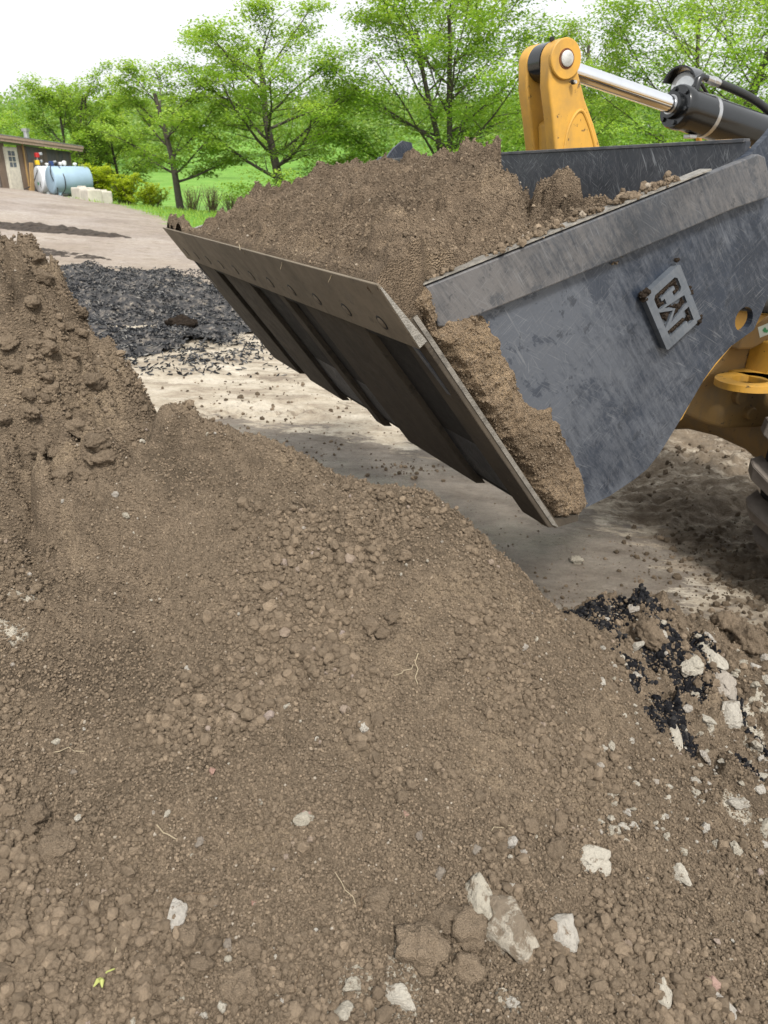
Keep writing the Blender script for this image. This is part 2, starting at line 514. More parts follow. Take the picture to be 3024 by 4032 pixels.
M['yellow'] = mat_yellow('yellow_paint', (0.60, 0.32, 0.045), (0.33, 0.20, 0.06), 0.8, 0.5)
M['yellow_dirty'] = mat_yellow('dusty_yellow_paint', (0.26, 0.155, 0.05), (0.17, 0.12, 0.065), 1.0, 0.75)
M['black_paint'] = mat_plain('black_paint', (0.010, 0.011, 0.012), 0.2, 0, 0.3, 14, spec=0.6)
M['chrome'] = mat_plain('chrome', (0.82, 0.83, 0.85), 0.07, 1.0, 0.05, 20)
M['galv'] = mat_plain('galvanized', (0.5, 0.5, 0.5), 0.35, 0.9, 0.2, 30)
M['rubber'] = mat_plain('tyre_rubber', (0.016, 0.015, 0.014), 0.75, 0, 0.4, 16, 0.3)
M['rubber_dusty'] = mat_plain('dusty_lug_rubber', (0.17, 0.145, 0.123), 0.9, 0, 0.3, 14, 0.3)
M['hose'] = mat_plain('hose_rubber', (0.02, 0.021, 0.022), 0.5, 0, 0.2, 20)
M['rust'] = mat_plain('rust', (0.16, 0.06, 0.025), 0.85, 0, 0.5, 40, 0.4)
M['zinc'] = mat_plain('pin_steel', (0.52, 0.52, 0.49), 0.5, 0.4, 0.35, 40, 0.3)
M['glass'] = mat_plain('lamp_glass', (0.72, 0.74, 0.74), 0.08, 0.35, 0.15, 30)
M['decal'] = mat_plain('decal', (0.62, 0.66, 0.58), 0.5)
M['green_ink'] = mat_plain('green_ink', (0.06, 0.30, 0.12), 0.5)

# ------------------------------------------------------------------ ground
WET = [(-1.9, 7.2), (-0.6, 6.6), (0.6, 5.9), (1.35, 4.9), (1.75, 4.2), (1.7, 3.4), (0.9, 2.6), (-0.5, 2.6), (-1.7, 4.0), (-2.3, 6.0)]
MUDDY = [(0.9, 5.6), (1.6, 7.2), (4.5, 7.5), (5.0, 2.0), (1.7, 2.0), (1.75, 3.6), (1.5, 4.6)]
GRASS_EDGE = [(-60, 46), (-20, 44.5), (-14.6, 38.2), (-12.6, 35.6), (-11.0, 34.0), (-8.2, 29.6), (-6.9, 27.0), (-4.0, 23.5), (0, 22.0), (8, 21), (30, 21), (500, 21),
              (500, 900), (-500, 900), (-500, 46)]


def terrain(x, y):
    ramp = sstep(7, 34, y)
    tilt = np.clip(0.95+0.085*(-8-x), 0.25, 2.2)
    z = ramp*tilt
    drop = sstep(33.5, 42, y+np.clip((x+11.5)*-1.3, 0, 14)*0.9*0+np.clip(-(x+11.5), 0, 40)*-1.0)
    z = z*(1-drop)+(-0.6)*drop
    meadow = sstep(52, 62, y+0*x)
    z = z*(1-meadow)+meadow*(0.45+2.6*sstep(58, 150, y)+17*sstep(130, 320, y)+8*sstep(300, 520, y)*(1+0.3*np.sin(x*0.013)))
    return z


TRK = math.radians(12)


def ground_h(x, y):
    z = terrain(x, y)
    near = 1-sstep(8, 22, y)
    wet = sstep(-0.35, 0.35, poly_sd(x, y, WET))
    mud = sstep(-0.3, 0.5, poly_sd(x, y, MUDDY))*(1-wet)
    c, s = math.cos(0.35), math.sin(0.35)
    xr = x*c+y*s; yr = -x*s+y*c
    rip = perlin(xr*1.6, yr*4.0, 3)*0.008
    z = z+near*(1-wet)*(0.016*fbm(x*2.2, y*2.2, 5, 20, 0.6)+rip+0.012*np.abs(fbm(x*7, y*7, 4, 22, 0.65)))
    for (ox, wd) in ((0.55, 0.30), (-1.5, 0.30)):            # pressed tyre tracks along the loader's path
        ct, st = math.cos(TRK), math.sin(TRK)
        al = x*ct+(y-7.0)*st; ac = -x*st+(y-7.0)*ct-ox
        band = sstep(wd, wd*0.75, np.abs(ac))*near*(1-wet)
        lugp = sstep(-0.1, 0.35, np.sin((al+np.abs(ac)*0.8)*2*np.pi/0.19))
        z = z-band*(0.022-0.030*lugp*sstep(-0.3, 0.2, fbm(x*1.5, y*1.5, 3, 24)))
    z = z+mud*(0.035*fbm(xr*2.6, yr*5, 5, 30, 0.6)-0.035*np.abs(fbm(x*5, y*6, 4, 33, 0.6)))
    z = z+wet*near*(0.003*fbm(x*3, y*9, 3, 40))
    # a pressed rut across the smeared clay
    z = z+0.035*(1-np.clip(np.abs((y-6.1)-(x+0.35)*0.55)/0.09, 0, 1))*np.clip(1-np.abs(x-0.05)/0.55, 0, 1)
    return z


def axis(parts):
    out = [np.arange(a, b_, st) for a, b_, st in parts]
    return np.concatenate(out+[np.array([parts[-1][1]])])


gx = np.concatenate([-np.geomspace(900, 9, 40), axis([(-8.5, -4, 0.12), (-4, 3.6, 0.026), (3.6, 8, 0.15)]), np.geomspace(8.5, 900, 40)])
gy = np.concatenate([[-60, -20, -6, -2], axis([(0, 2.4, 0.2), (2.4, 7.6, 0.026), (7.6, 12, 0.06), (12, 22, 0.16), (22, 60, 0.6)]), np.geomspace(61, 900, 50)])
GX, GY = np.meshgrid(gx, gy)
GZ = ground_h(GX, GY)
sdw = poly_sd(GX, GY, WET); sdm = poly_sd(GX, GY, MUDDY); sdg = poly_sd(GX, GY, GRASS_EDGE)
me = np_mesh('ground', np.stack([GX, GY, GZ], -1).reshape(-1, 3), grid_faces(*GX.shape), True,
             {'wet': np.clip(0.5+sdw.ravel()*0.7, 0, 1), 'mud': np.clip(0.42+sdm.ravel()*0.6, -0.4, 0.62),
              'grass': np.clip(0.5+sdg.ravel()*0.5, -0.5, 1.5), 'road': sstep(11, 20, GY).ravel()})
tag(link('ground', me, None, M['ground']), kind='structure')

# pond
pm = NT('pond_water')
pn = pm.bump(pm.noise(pm.coord('Object'), 1.2, 3, 0.5), 0.05, 0.15)
M['water'] = pm.done((0.10, 0.12, 0.10), 0.06, 0, 0.5, pn)
px_ = np.linspace(0, 2*np.pi, 41)[:-1]
PV = [(-8+12*math.cos(a)*(1+0.12*math.sin(3*a)), 51.0+8.5*math.sin(a)*(1+0.1*math.cos(2*a)), 0.46) for a in px_]
pme = bpy.data.meshes.new('pond'); pme.from_pydata(PV, [], [tuple(range(40))])
tag(link('pond', pme, None, M['water']), kind='structure')

# ------------------------------------------------------------------ the soil heap
CTRL = [  # photograph pixel and distance away: the crest of the heap and the slope in front of it
    (0, 911, 2.45), (55, 948, 2.42), (127, 1020, 2.40), (182, 1094, 2.38), (246, 1194, 2.36), (328, 1330, 2.33), (446, 1440, 2.30),
    (500, 1590, 2.25), (565, 1635, 2.20), (680, 1625, 2.15), (775, 1668, 2.12), (985, 1750, 2.10), (1167, 1823, 2.08), (1440, 1941, 2.02),
    (1622, 1965, 1.98), (1768, 2041, 1.97), (1914, 2160, 1.95), (2060, 2278, 1.95), (2187, 2392, 2.0),
    (2350, 2380, 2.5), (2530, 2352, 2.75), (2700, 2430, 2.75), (2950, 2480, 2.9),
    (0, 1600, 2.05), (0, 2400, 1.55), (0, 3200, 1.12), (0, 4032, 0.80), (756, 4032, 0.82), (1512, 4032, 0.85), (2268, 4032, 0.93), (3024, 4032, 1.04),
    (3024, 3200, 1.72), (2500, 2700, 1.98), (2700, 3100, 1.66), (3024, 2700, 2.4), (900, 2900, 1.33), (600, 2200, 1.80), (1800, 3000, 1.36)]
pts = np.array([at_y(*c) for c in CTRL])
back = []
for k in (0, 3, 6, 8, 11, 13, 15, 17, 18):
    for dy, dz in ((0.28, -0.2), (0.7, -0.62)):
        back.append(pts[k]+np.array([0.06*dy, dy, dz]))
for k in (19, 20, 21, 22):
    back.append(pts[k]+np.array([0.1, 0.4, -0.34]))
extra = [(-2.4, 2.6, 2.2), (-2.6, 1.5, 1.75), (-2.6, 0.2, 1.15), (-1.2, 0.1, 0.72), (0, 0, 0.47), (1.1, 0.1, 0.42), (2.0, 0.8, 0.28), (2.5, 1.9, 0.2),
         (2.3, 2.7, 0.12), (-2.2, 3.3, 1.6), (-4, 2.2, 2.0), (-4, 0.3, 1.2), (-4, 4, 0.6), (0, -1.2, 0.2), (2.2, -1, 0.05), (-2.4, -1.2, 0.5), (-4, -1, 0.6), (3.2, 1, -0.05), (3.2, 2.6, -0.1)]
CP3 = np.vstack([pts, back, extra])


def tps_fit(P, lam=1e-4):
    n = len(P); d = np.hypot(P[:, None, 0]-P[None, :, 0], P[:, None, 1]-P[None, :, 1])
    K = np.where(d > 0, d*d*np.log(np.maximum(d, 1e-9)), 0)+lam*np.eye(n)
    A = np.zeros((n+3, n+3)); A[:n, :n] = K; A[:n, n] = 1; A[:n, n+1:] = P[:, :2]; A[n, :n] = 1; A[n+1:, :n] = P[:, :2].T
    return np.linalg.solve(A, np.concatenate([P[:, 2], [0, 0, 0]]))


TPS = tps_fit(CP3)


def tps_eval(x, y):
    z = TPS[-3]+TPS[-2]*x+TPS[-1]*y
    for (px, py, _), wgt in zip(CP3, TPS):
        d2 = (x-px)**2+(y-py)**2
        z = z+wgt*0.5*d2*np.log(np.maximum(d2, 1e-12))
    return z


def lump(x, y, cx, cy, rx, ry, h, s):
    out = np.zeros_like(x)
    m_ = np.hypot((x-cx)/rx, (y-cy)/ry) < 1.6
    if m_.any():
        d = np.maximum(np.hypot((x[m_]-cx)/rx, (y[m_]-cy)/ry)+0.25*fbm(x[m_]*9, y[m_]*9, 3, s), 0)
        out[m_] = h*np.sqrt(np.clip(1-d*d, 0, 1))
    return out


BLOCKS = []
for k_, (u_, v_, y_, w_, h_) in enumerate(((20, 1010, 2.36, 0.09, 0.03), (150, 1150, 2.33, 0.075, 0.055), (40, 1230, 2.27, 0.09, 0.06), (225, 1290, 2.29, 0.06, 0.045), (300, 1440, 2.24, 0.065, 0.05),
                                         (90, 1450, 2.13, 0.10, 0.06), (30, 1660, 2.0, 0.09, 0.05), (400, 1520, 2.22, 0.05, 0.035), (690, 1720, 2.09, 0.075, 0.03), (840, 1800, 2.05, 0.06, 0.03),
                                         (1380, 2170, 1.80, 0.06, 0.025), (2560, 2450, 2.45, 0.10, 0.05), (2800, 2520, 2.35, 0.08, 0.05), (2960, 2620, 2.25, 0.09, 0.05), (2480, 2580, 2.15, 0.06, 0.03), (2720, 2760, 1.98, 0.06, 0.03))):
    q_ = at_y(u_, v_, y_); BLOCKS.append((q_[0], q_[1], w_, w_*0.8, h_, 170+2*k_))


def heap_h(x, y, detail=True):
    z = tps_eval(x, y)
    left = sstep(-0.45, -1.0, x)*sstep(1.5, 2.0, y)
    z = z+left*(0.085*np.abs(fbm(x*4.5+3, y*4.5, 4, 50))+0.03*fbm(x*11, y*11, 3, 54)+0.16*domes(x, y, 0.19, 51, 0.7)+0.08*domes(x, y, 0.09, 52, 0.6))-left*0.215
    right = sstep(0.55, 1.0, x)*sstep(1.3, 1.9, y)
    z = z+right*(0.05*fbm(x*5, y*5, 4, 60)+0.07*domes(x, y, 0.17, 61, 0.6)-0.02)
    z = z+0.024*fbm(x*2.6, y*2.6, 3, 65)+0.020*np.abs(fbm((x+0.5*y)*2.2+4, (y-0.5*x)*5.5, 4, 66))
    z = z+0.13*sstep(-1.02, -1.4, x)*sstep(1.4, 2.0, y)
    for (cx, cy, rx, ry, h, sd_) in BLOCKS:
        near_ = np.hypot((x-cx)/rx, (y-cy)/ry) < 1.9
        if not near_.any(): continue
        xs_, ys_ = x[near_], y[near_]
        d = np.hypot((xs_-cx)/rx, (ys_-cy)/ry)+0.42*fbm(xs_*10, ys_*10, 4, sd_, 0.6)
        z[near_] += h*sstep(1.05, 0.62, d)*(1+0.5*fbm(xs_*16, ys_*16, 3, sd_+1))
    for a in ((-0.61, 2.10, 0.09, 0.08, 0.045, 70), (-0.30, 2.02, 0.10, 0.06, 0.03, 71), (0.08, 1.92, 0.05, 0.05, 0.035, 72), (-0.05, 1.45, 0.10, 0.05, 0.02, 73),
              (-1.08, 2.18, 0.12, 0.10, 0.07, 74), (-0.95, 2.28, 0.10, 0.08, 0.06, 75)):
        z = z+lump(x, y, *a)
    if detail:
        patch = sstep(0.0, 0.4, fbm(x*2.4+9, y*2.4, 3, 80))
        z = z+0.010*fbm(x*13, y*13, 4, 82, 0.6)
        z = z+patch*0.016*domes(x, y, 0.042, 84, 0.22)
        z = z+0.011*np.abs(fbm(x*42, y*42, 3, 81))
        z = z+(0.25+0.75*patch)*0.009*domes(x, y, 0.016, 86, 0.45)
        z = z+0.009*domes(x, y, 0.0125, 88, 0.95)
        z = z+right*0.02*domes(x, y, 0.05, 90, 0.6)
    return z


hx = axis([(-4, -1.75, 0.05), (-1.75, -1.45, 0.012), (-1.45, 1.75, 0.0046), (1.75, 2.1, 0.012), (2.1, 3.2, 0.05)])
hy = axis([(-1.2, 0.5, 0.05), (0.5, 0.72, 0.01), (0.72, 1.3, 0.0042), (1.3, 2.65, 0.0054), (2.65, 3.2, 0.011), (3.2, 4.2, 0.05)])
HX, HY = np.meshgrid(hx, hy)
HB = heap_h(HX, HY, False)
HD = heap_h(HX, HY)-HB
gyy, gxx = np.gradient(HB, hy, hx)
HZ = HB+HD/(1+(np.maximum(0, np.hypot(gxx, gyy)-0.7)/0.5)**2)      # steep faces are cut, not pebbled
HG = ground_h(HX, HY)
HZ = np.where(HZ < HG-0.06, HG-0.06, HZ)


def blobs(x, y, lst):
    d = np.full(x.shape, 0.0)
    for (u, v, rx, ry, rot) in lst:
        p = hit(u, v)
        if p is None: continue
        c, s = math.cos(rot), math.sin(rot)
        dx, dy = x-p[0], y-p[1]
        d = np.maximum(d, 1-0.5*np.hypot((dx*c+dy*s)/rx, (-dx*s+dy*c)/ry))
    return d


# fast ray against the smooth heap
_sx = np.linspace(-2.6, 2.8, 271); _sy = np.linspace(0.4, 3.6, 161)
_SX, _SY = np.meshgrid(_sx, _sy)
_SZ = np.maximum(heap_h(_SX, _SY, False), ground_h(_SX, _SY))


def h_fast(x, y):
    fx = np.clip((x+2.6)/5.4*270, 0, 269.999); fy = np.clip((y-0.4)/3.2*160, 0, 159.999)
    ix = np.asarray(fx).astype(int); iy = np.asarray(fy).astype(int); ax = fx-ix; ay = fy-iy
    return (_SZ[iy, ix]*(1-ax)+_SZ[iy, ix+1]*ax)*(1-ay)+(_SZ[iy+1, ix]*(1-ax)+_SZ[iy+1, ix+1]*ax)*ay


def hit(u, v):
    d = ray(u, v); s = np.arange(0.6, 4.0, 0.004)
    P = d[None]*s[:, None]+np.array([0, 0, CAM_Z])
    below = P[:, 2] < h_fast(P[:, 0], P[:, 1])
    if not below.any(): return None
    return P[int(np.argmax(below))]


DARK = [(2290, 2420, 0.05, 0.05, 0), (2400, 2500, 0.05, 0.08, 0.4), (2520, 2360, 0.12, 0.06, 0), (2380, 2410, 0.09, 0.06, 0), (2640, 2500, 0.06, 0.08, 0.3),
        (2600, 2600, 0.08, 0.06, 0), (2700, 2690, 0.085, 0.08, 0.3), (2640, 2820, 0.055, 0.07, 0.5), (2690, 2910, 0.04, 0.05, 0.5), (2500, 2640, 0.05, 0.04, 0),
        (2580, 2850, 0.03, 0.03, 0), (2900, 2800, 0.03, 0.09, 0.5), (2780, 2560, 0.04, 0.07, 0.5), (2990, 2950, 0.03, 0.05, 0), (2950, 3040, 0.04, 0.03, 0), (2500, 2700, 0.02, 0.02, 0)]
PALE = [(95, 2360, 0.035, 0.014, 0.5), (40, 2500, 0.038, 0.03, 0), (1560, 3960, 0.05, 0.03, 0), (2990, 2960, 0.05, 0.06, 0), (2900, 3180, 0.05, 0.04, 0.4), (3000, 2780, 0.03, 0.04, 0), (1590, 3880, 0.03, 0.05, 0.2), (1400, 3880, 0.035, 0.035, 0), (1350, 4010, 0.06, 0.025, 0), (1480, 4000, 0.04, 0.02, 0), (2000, 3960, 0.025, 0.03, 0), (2600, 3960, 0.014, 0.05, 0.1), (2850, 4000, 0.02, 0.04, 0), (2760, 2560, 0.03, 0.02, 0), (2960, 2870, 0.03, 0.05, 0.4)]
me = np_mesh('soil_pile', np.stack([HX, HY, HZ], -1).reshape(-1, 3), grid_faces(*HX.shape), True,
             {'dark': blobs(HX, HY, DARK).ravel(), 'pale': blobs(HX, HY, PALE).ravel()})
pile = link('soil_pile', me, None, M['soil'])
tag(pile, 'large crumbly brown soil heap filling the foreground', 'soil pile')


def h_full(x, y):
    ix = np.clip(np.searchsorted(hx, x)-1, 0, len(hx)-2); iy = np.clip(np.searchsorted(hy, y)-1, 0, len(hy)-2)
    return np.maximum(HZ[iy, ix], ground_h(x, y))


def clod_mesh(name, seed, sub=2, rough=0.28, flat=1.0, facet=0.0, hi=1.0):
    bm = bmesh.new()
    bmesh.ops.create_icosphere(bm, subdivisions=sub, radius=1)
    r = random.Random(seed)
    from mathutils import noise as mn
    off = Vector((r.random()*50, r.random()*50, r.random()*50))
    cuts = [(Vector((r.gauss(0, 1), r.gauss(0, 1), r.gauss(0, 1))).normalized(), 0.55+0.3*r.random()) for _ in range(int(facet))]
    for vtx in bm.verts:
        p = vtx.co.copy()
        k = 1+rough*mn.noise(p*1.3+off)*1.5+rough*0.6*mn.noise(p*3.1+off)+hi*(rough*0.4*mn.noise(p*7+off)+rough*0.22*mn.noise(p*15+off))
        q = p*k
        for nrm, dd in cuts:
            e = q.dot(nrm)-dd
            if e > 0: q -= nrm*e*0.95
        q.z *= flat
        vtx.co = q
    me_ = bpy.data.meshes.new(name); bm.to_mesh(me_); bm.free()
    me_.polygons.foreach_set('use_smooth', np.ones(len(me_.polygons), bool))
    return me_


CLODS = []
for i in range(7):
    m_ = clod_mesh('clod', 100+i, 4, 0.30, 1.0, 0, 1.6); m_.materials.append(M['big_clod']); CLODS.append(m_)
STONES = []
for i in range(8):
    m_ = clod_mesh('stone', 200+i, 4, 0.36, 0.85, 6); m_.materials.append(M['stone']); STONES.append(m_)


def put(name, mesh, p, size, parent=None, rot=None, sink=0.25, on_heap=True):
    o = bpy.data.objects.new(name, mesh); COL.objects.link(o)
    if parent is not None: o.parent = parent
    zs = float(h_full(np.array(p[0]), np.array(p[1]))) if on_heap else p[2]
    o.location = (p[0], p[1], max(zs, p[2])+(0.5-sink)*min(size))
    o.rotation_euler = rot if rot is not None else (random.uniform(-0.6, 0.6), random.uniform(-0.6, 0.6), random.uniform(0, 6.28))
    o.scale = size
    return o


def pxsize(p, w_):
    """Half width in metres of something w_ photograph pixels wide at p."""
    return w_/3028*(p[1]*CP-(p[2]-CAM_Z)*SP)/2


# stones that can be lifted away, one by one
NAMED = [  # u, v, width px, height px, label, mesh, material
    (1886, 3556, 95, 150, 'upright pale chalky stone just left of the big soil-capped slab', 0, None),
    (2004, 3683, 175, 200, 'largest slab in the foreground, brown soil on top and a white broken edge', 1, 'soil'),
    (2205, 3711, 85, 140, 'pale upright stone just right of the soil-capped slab', 2, None),
    (2328, 3401, 125, 90, 'wide white stone with a pointed top on the right foreground slope', 3, None),
    (2674, 3469, 58, 62, 'small round pale stone alone on the right foreground slope', 4, None),
    (706, 3629, 80, 80, 'white stone among brown clods in the left foreground', 5, None),
    (1194, 3255, 60, 55, 'cream stone beside a pink pebble on the middle slope', 6, None),
    (2717, 2623, 75, 75, 'white angular fragment next to the black lump on the right mound', 7, None),
    (2808, 2603, 62, 95, 'smooth oval white fragment right of the black lump on the mound', 0, None),
    (2853, 2712, 72, 92, 'white fragment below the oval one on the right mound', 3, None),
    (2870, 2836, 60, 120, 'long white fragment lying down the slope at the right edge', 2, None),
    (2659, 2931, 60, 115, 'white stone below the tail of the black lump', 5, None),
    (2601, 3948, 55, 130, 'narrow white stone at the bottom right of the picture', 6, None),
    (2838, 3985, 75, 90, 'pale stone in the bottom right corner beside a pink chip', 1, None),
    (1570, 3950, 110, 70, 'crumbling white crust in the soil at the bottom centre', 4, None),
    (223, 3364, 110, 105, 'large round brown clod under a heap of clods at the left edge', 'c0', None),
    (948, 3902, 115, 115, 'large round brown clod at the bottom left of centre', 'c1', None),
    (1835, 3683, 150, 125, 'big brown clod left of the soil-capped slab', 'c2', None),
    (1650, 3765, 165, 165, 'biggest brown clod, pale rim at lower right, bottom centre', 'c3', None),
]
for (u, v, w_, h_, lab, mi, mt) in NAMED:
    p = hit(u, v)
    if p is None: continue
    a, b_ = pxsize(p, w_)*1.12, pxsize(p, h_)*1.12
    if isinstance(mi, str):
        put_o = put('clod', CLODS[int(mi[1])], p, (a, b_, min(a, b_)*0.85), None, (0.3, 0.1, 0.4*int(mi[1])), 0.4); cat = 'clod'
    else:
        me_ = STONES[mi]
        put_o = put('stone', me_, p, (a*1.15, b_*1.15, min(a, b_)*0.7), None, (0.5, random.uniform(-0.15, 0.15), random.uniform(-0.25, 0.25)), -0.1); cat = 'stone'
    if mt: put_o.material_slots[0].link = 'OBJECT'; put_o.material_slots[0].material = M['slab']
    tag(put_o, lab, cat, 'stones and clods lying on the soil heap')

# smaller stones and clods, pieces of the heap
PIECES = [(1740, 3610, 130, 'c'), (1822, 3829, 150, 'c'), (747, 3711, 110, 'c'), (793, 3820, 80, 'c'), (620, 3774, 70, 'c'), (989, 3747, 82, 'c'), (838, 3756, 80, 'c'),
          (1476, 3556, 105, 'c'), (219, 3291, 90, 'c'), (150, 3237, 82, 'c'), (120, 3290, 60, 'c'), (2082, 3273, 66, 'c'), (2186, 3355, 85, 'c'), (2195, 3255, 88, 'c'),
          (2240, 3440, 70, 'c'), (1458, 2474, 72, 'c'), (1203, 2583, 80, 'c'), (1358, 2620, 60, 'c'), (1290, 2570, 60, 'c'), (1510, 2510, 60, 'c'), (1540, 2450, 50, 'c'),
          (2672, 2469, 66, 'c'), (2620, 2510, 40, 'c'), (2950, 2849, 44, 'c'), (2960, 2943, 52, 'c'), (2560, 2520, 110, 'c'), (1580, 3160, 60, 'c'), (1880, 3160, 60, 'c'), (1700, 3190, 50, 'c'),
          (2940, 2560, 120, 'c'), (2850, 2470, 90, 'c'), (130, 3120, 50, 'c'), (560, 3800, 50, 'c'), (700, 3780, 50, 'c'), (640, 3860, 60, 'c'), (560, 3930, 55, 'c'),
          (2018, 3505, 40, 's'), (2013, 3328, 52, 's'), (2400, 3291, 45, 's'), (2888, 3182, 75, 's'), (3007, 3273, 65, 's'), (2004, 3966, 62, 's'), (1390, 3900, 70, 's'),
          (1340, 4010, 80, 's'), (661, 3209, 36, 's'), (314, 3246, 30, 's'), (342, 3574, 34, 's'), (1089, 3768, 28, 's'), (802, 4007, 36, 's'), (720, 3938, 40, 's'),
          (870, 3966, 42, 's'), (2490, 2402, 38, 's'), (2409, 2407, 34, 's'), (2746, 2514, 36, 's'), (3015, 2692, 50, 's'), (3000, 3070, 60, 's'), (2975, 2960, 60, 's'),
          (2430, 2430, 20, 's'), (2560, 2440, 18, 's'), (2700, 2480, 22, 's'), (2640, 2980, 20, 's'), (2420, 2640, 26, 's'), (2060, 2560, 36, 's'), (2110, 2525, 20, 's'),
          (1600, 2235, 22, 's'), (735, 2640, 26, 's'), (228, 2930, 36, 's'), (1125, 2795, 30, 's'), (600, 2390, 14, 's'), (118, 2620, 14, 's'), (500, 2050, 30, 's'), (330, 2885, 14, 's'),
          (1430, 2900, 40, 's'), (2460, 2620, 24, 's'), (2770, 2580, 22, 's'), (2800, 2900, 26, 's'), (2840, 3000, 30, 's'), (2900, 2650, 34, 's'), (2960, 2760, 30, 's'),
          (852, 3563, 38, 'g'), (784, 3319, 50, 'g'), (898, 3752, 50, 'g'), (1731, 3460, 42, 'g'), (1870, 3360, 36, 'g'), (1650, 3315, 36, 'g'), (460, 3655, 40, 'g'), (290, 3060, 28, 'g'),
          (1205, 3228, 34, 'p'), (2802, 3888, 50, 'p'), (1595, 3215, 32, 'p'), (835, 3050, 30, 'p'), (1000, 3560, 24, 'p')]
for k, (u, v, w_, ty) in enumerate(PIECES):
    p = hit(u, v)
    if p is None: continue
    a = pxsize(p, w_); f = random.uniform(0.75, 1.15)
    if ty == 'c':
        put('clod', CLODS[k % 7], p, (a, a*f, a*0.85), pile, None, 0.25 if w_ < 125 else 0.75)
    else:
        o = put('stone', STONES[k % 8], p, (a*1.1, a*1.1*f, a*0.75), pile, None, 0.1)
        if ty != 's':
            o.material_slots[0].link = 'OBJECT'; o.material_slots[0].material = M['grey_stone' if ty == 'g' else 'pink_stone']
# a further set of middling clods where the slope is lumpy
cnt = 0
while cnt < 150:
    u, v = random.uniform(0, 3024), random.uniform(1700, 4032)
    p = hit(u, v)
    if p is None or fbm(np.array([p[0]*2.4+9]), np.array([p[1]*2.4]), 3, 80)[0] < 0.02: continue
    if h_fast(p[0], p[1]) < 0.1: continue
    a = pxsize(p, random.choice((22, 24, 26, 30, 34, 40, 52))); f = random.uniform(0.8, 1.1)
    put('clod', CLODS[cnt % 7], p, (a, a*f, a*0.85), pile, None, 0.12); cnt += 1


for k in range(150):
    u = random.uniform(2350, 3024); v = 2400+(u-2350)*0.25+random.uniform(0, 900)
    p = hit(u, v)
    if p is None or h_fast(p[0], p[1]) < 0.08: continue
    a = pxsize(p, 13*(4.2**(random.random()**1.6)))
    put('stone', STONES[k % 8], p, (a, a*random.uniform(0.7, 1.3), a*0.7), pile, None, 0.3)


for k in range(34):
    u, v = random.uniform(0, 430), random.uniform(980, 1950)
    p = hit(u, v)
    if p is None: continue
    a = pxsize(p, random.uniform(36, 95))
    put('clod', CLODS[k % 7], p, (a, a*random.uniform(0.7, 1.1), a*0.8), pile, None, 0.45)


def scatter(name, P, S, R, mat, parent, kinds=5, sub=1, rough=0.3, flat=1.0, seed=0):
    """Countless crumbs: points that each carry one of a few small lumps (geometry nodes)."""
    me_ = bpy.data.meshes.new(name)
    n = len(P)
    me_.vertices.add(n); me_.vertices.foreach_set('co', np.asarray(P, np.float32).ravel())
    for an, arr in (('sc', S), ('ro', R)):
        a = me_.attributes.new(an, 'FLOAT_VECTOR', 'POINT'); a.data.foreach_set('vector', np.asarray(arr, np.float32).ravel())
    o = link(name, me_, parent)
    ng = bpy.data.node_groups.new(name+'_nodes', 'GeometryNodeTree')
    ng.interface.new_socket('Geometry', in_out='INPUT', socket_type='NodeSocketGeometry')
    ng.interface.new_socket('Geometry', in_out='OUTPUT', socket_type='NodeSocketGeometry')
    N = ng.nodes.new; Lk = ng.links.new
    gi = N('NodeGroupInput'); go = N('NodeGroupOutput')
    m2p = N('GeometryNodeMeshToPoints'); Lk(gi.outputs[0], m2p.inputs['Mesh'])
    gti = N('GeometryNodeGeometryToInstance')
    for k in range(kinds):
        ico = N('GeometryNodeMeshIcoSphere'); ico.inputs['Radius'].default_value = 1; ico.inputs['Subdivisions'].default_value = sub+1
        sp = N('GeometryNodeSetPosition'); Lk(ico.outputs[0], sp.inputs['Geometry'])
        nz = N('ShaderNodeTexNoise'); nz.noise_dimensions = '4D'; nz.inputs['W'].default_value = 3.7*k+seed
        nz.inputs['Scale'].default_value = 1.1; nz.inputs['Detail'].default_value = 1.5
        sub_ = N('ShaderNodeVectorMath'); sub_.operation = 'SUBTRACT'; Lk(nz.outputs['Color'], sub_.inputs[0]); sub_.inputs[1].default_value = (0.5, 0.5, 0.5)
        mul = N('ShaderNodeVectorMath'); mul.operation = 'SCALE'; Lk(sub_.outputs[0], mul.inputs[0]); mul.inputs['Scale'].default_value = rough*5
        Lk(mul.outputs[0], sp.inputs['Offset'])
        tr = N('GeometryNodeTransform'); Lk(sp.outputs[0], tr.inputs['Geometry']); tr.inputs['Scale'].default_value = (1, 1, flat)
        sm = N('GeometryNodeSetMaterial'); sm.inputs['Material'].default_value = mat; Lk(tr.outputs[0], sm.inputs['Geometry'])
        Lk(sm.outputs[0], gti.inputs[0])
    iop = N('GeometryNodeInstanceOnPoints')
    Lk(m2p.outputs[0], iop.inputs['Points']); Lk(gti.outputs[0], iop.inputs['Instance']); iop.inputs['Pick Instance'].default_value = True
    na = N('GeometryNodeInputNamedAttribute'); na.data_type = 'FLOAT_VECTOR'; na.inputs['Name'].default_value = 'sc'
    Lk(na.outputs[0], iop.inputs['Scale'])
    nr = N('GeometryNodeInputNamedAttribute'); nr.data_type = 'FLOAT_VECTOR'; nr.inputs['Name'].default_value = 'ro'
    e2r = N('FunctionNodeEulerToRotation'); Lk(nr.outputs[0], e2r.inputs[0]); Lk(e2r.outputs[0], iop.inputs['Rotation'])
    Lk(iop.outputs[0], go.inputs[0])
    md = o.modifiers.new('scatter', 'NODES'); md.node_group = ng
    me_.materials.append(mat)
    tag(o, kind='stuff')
    return o


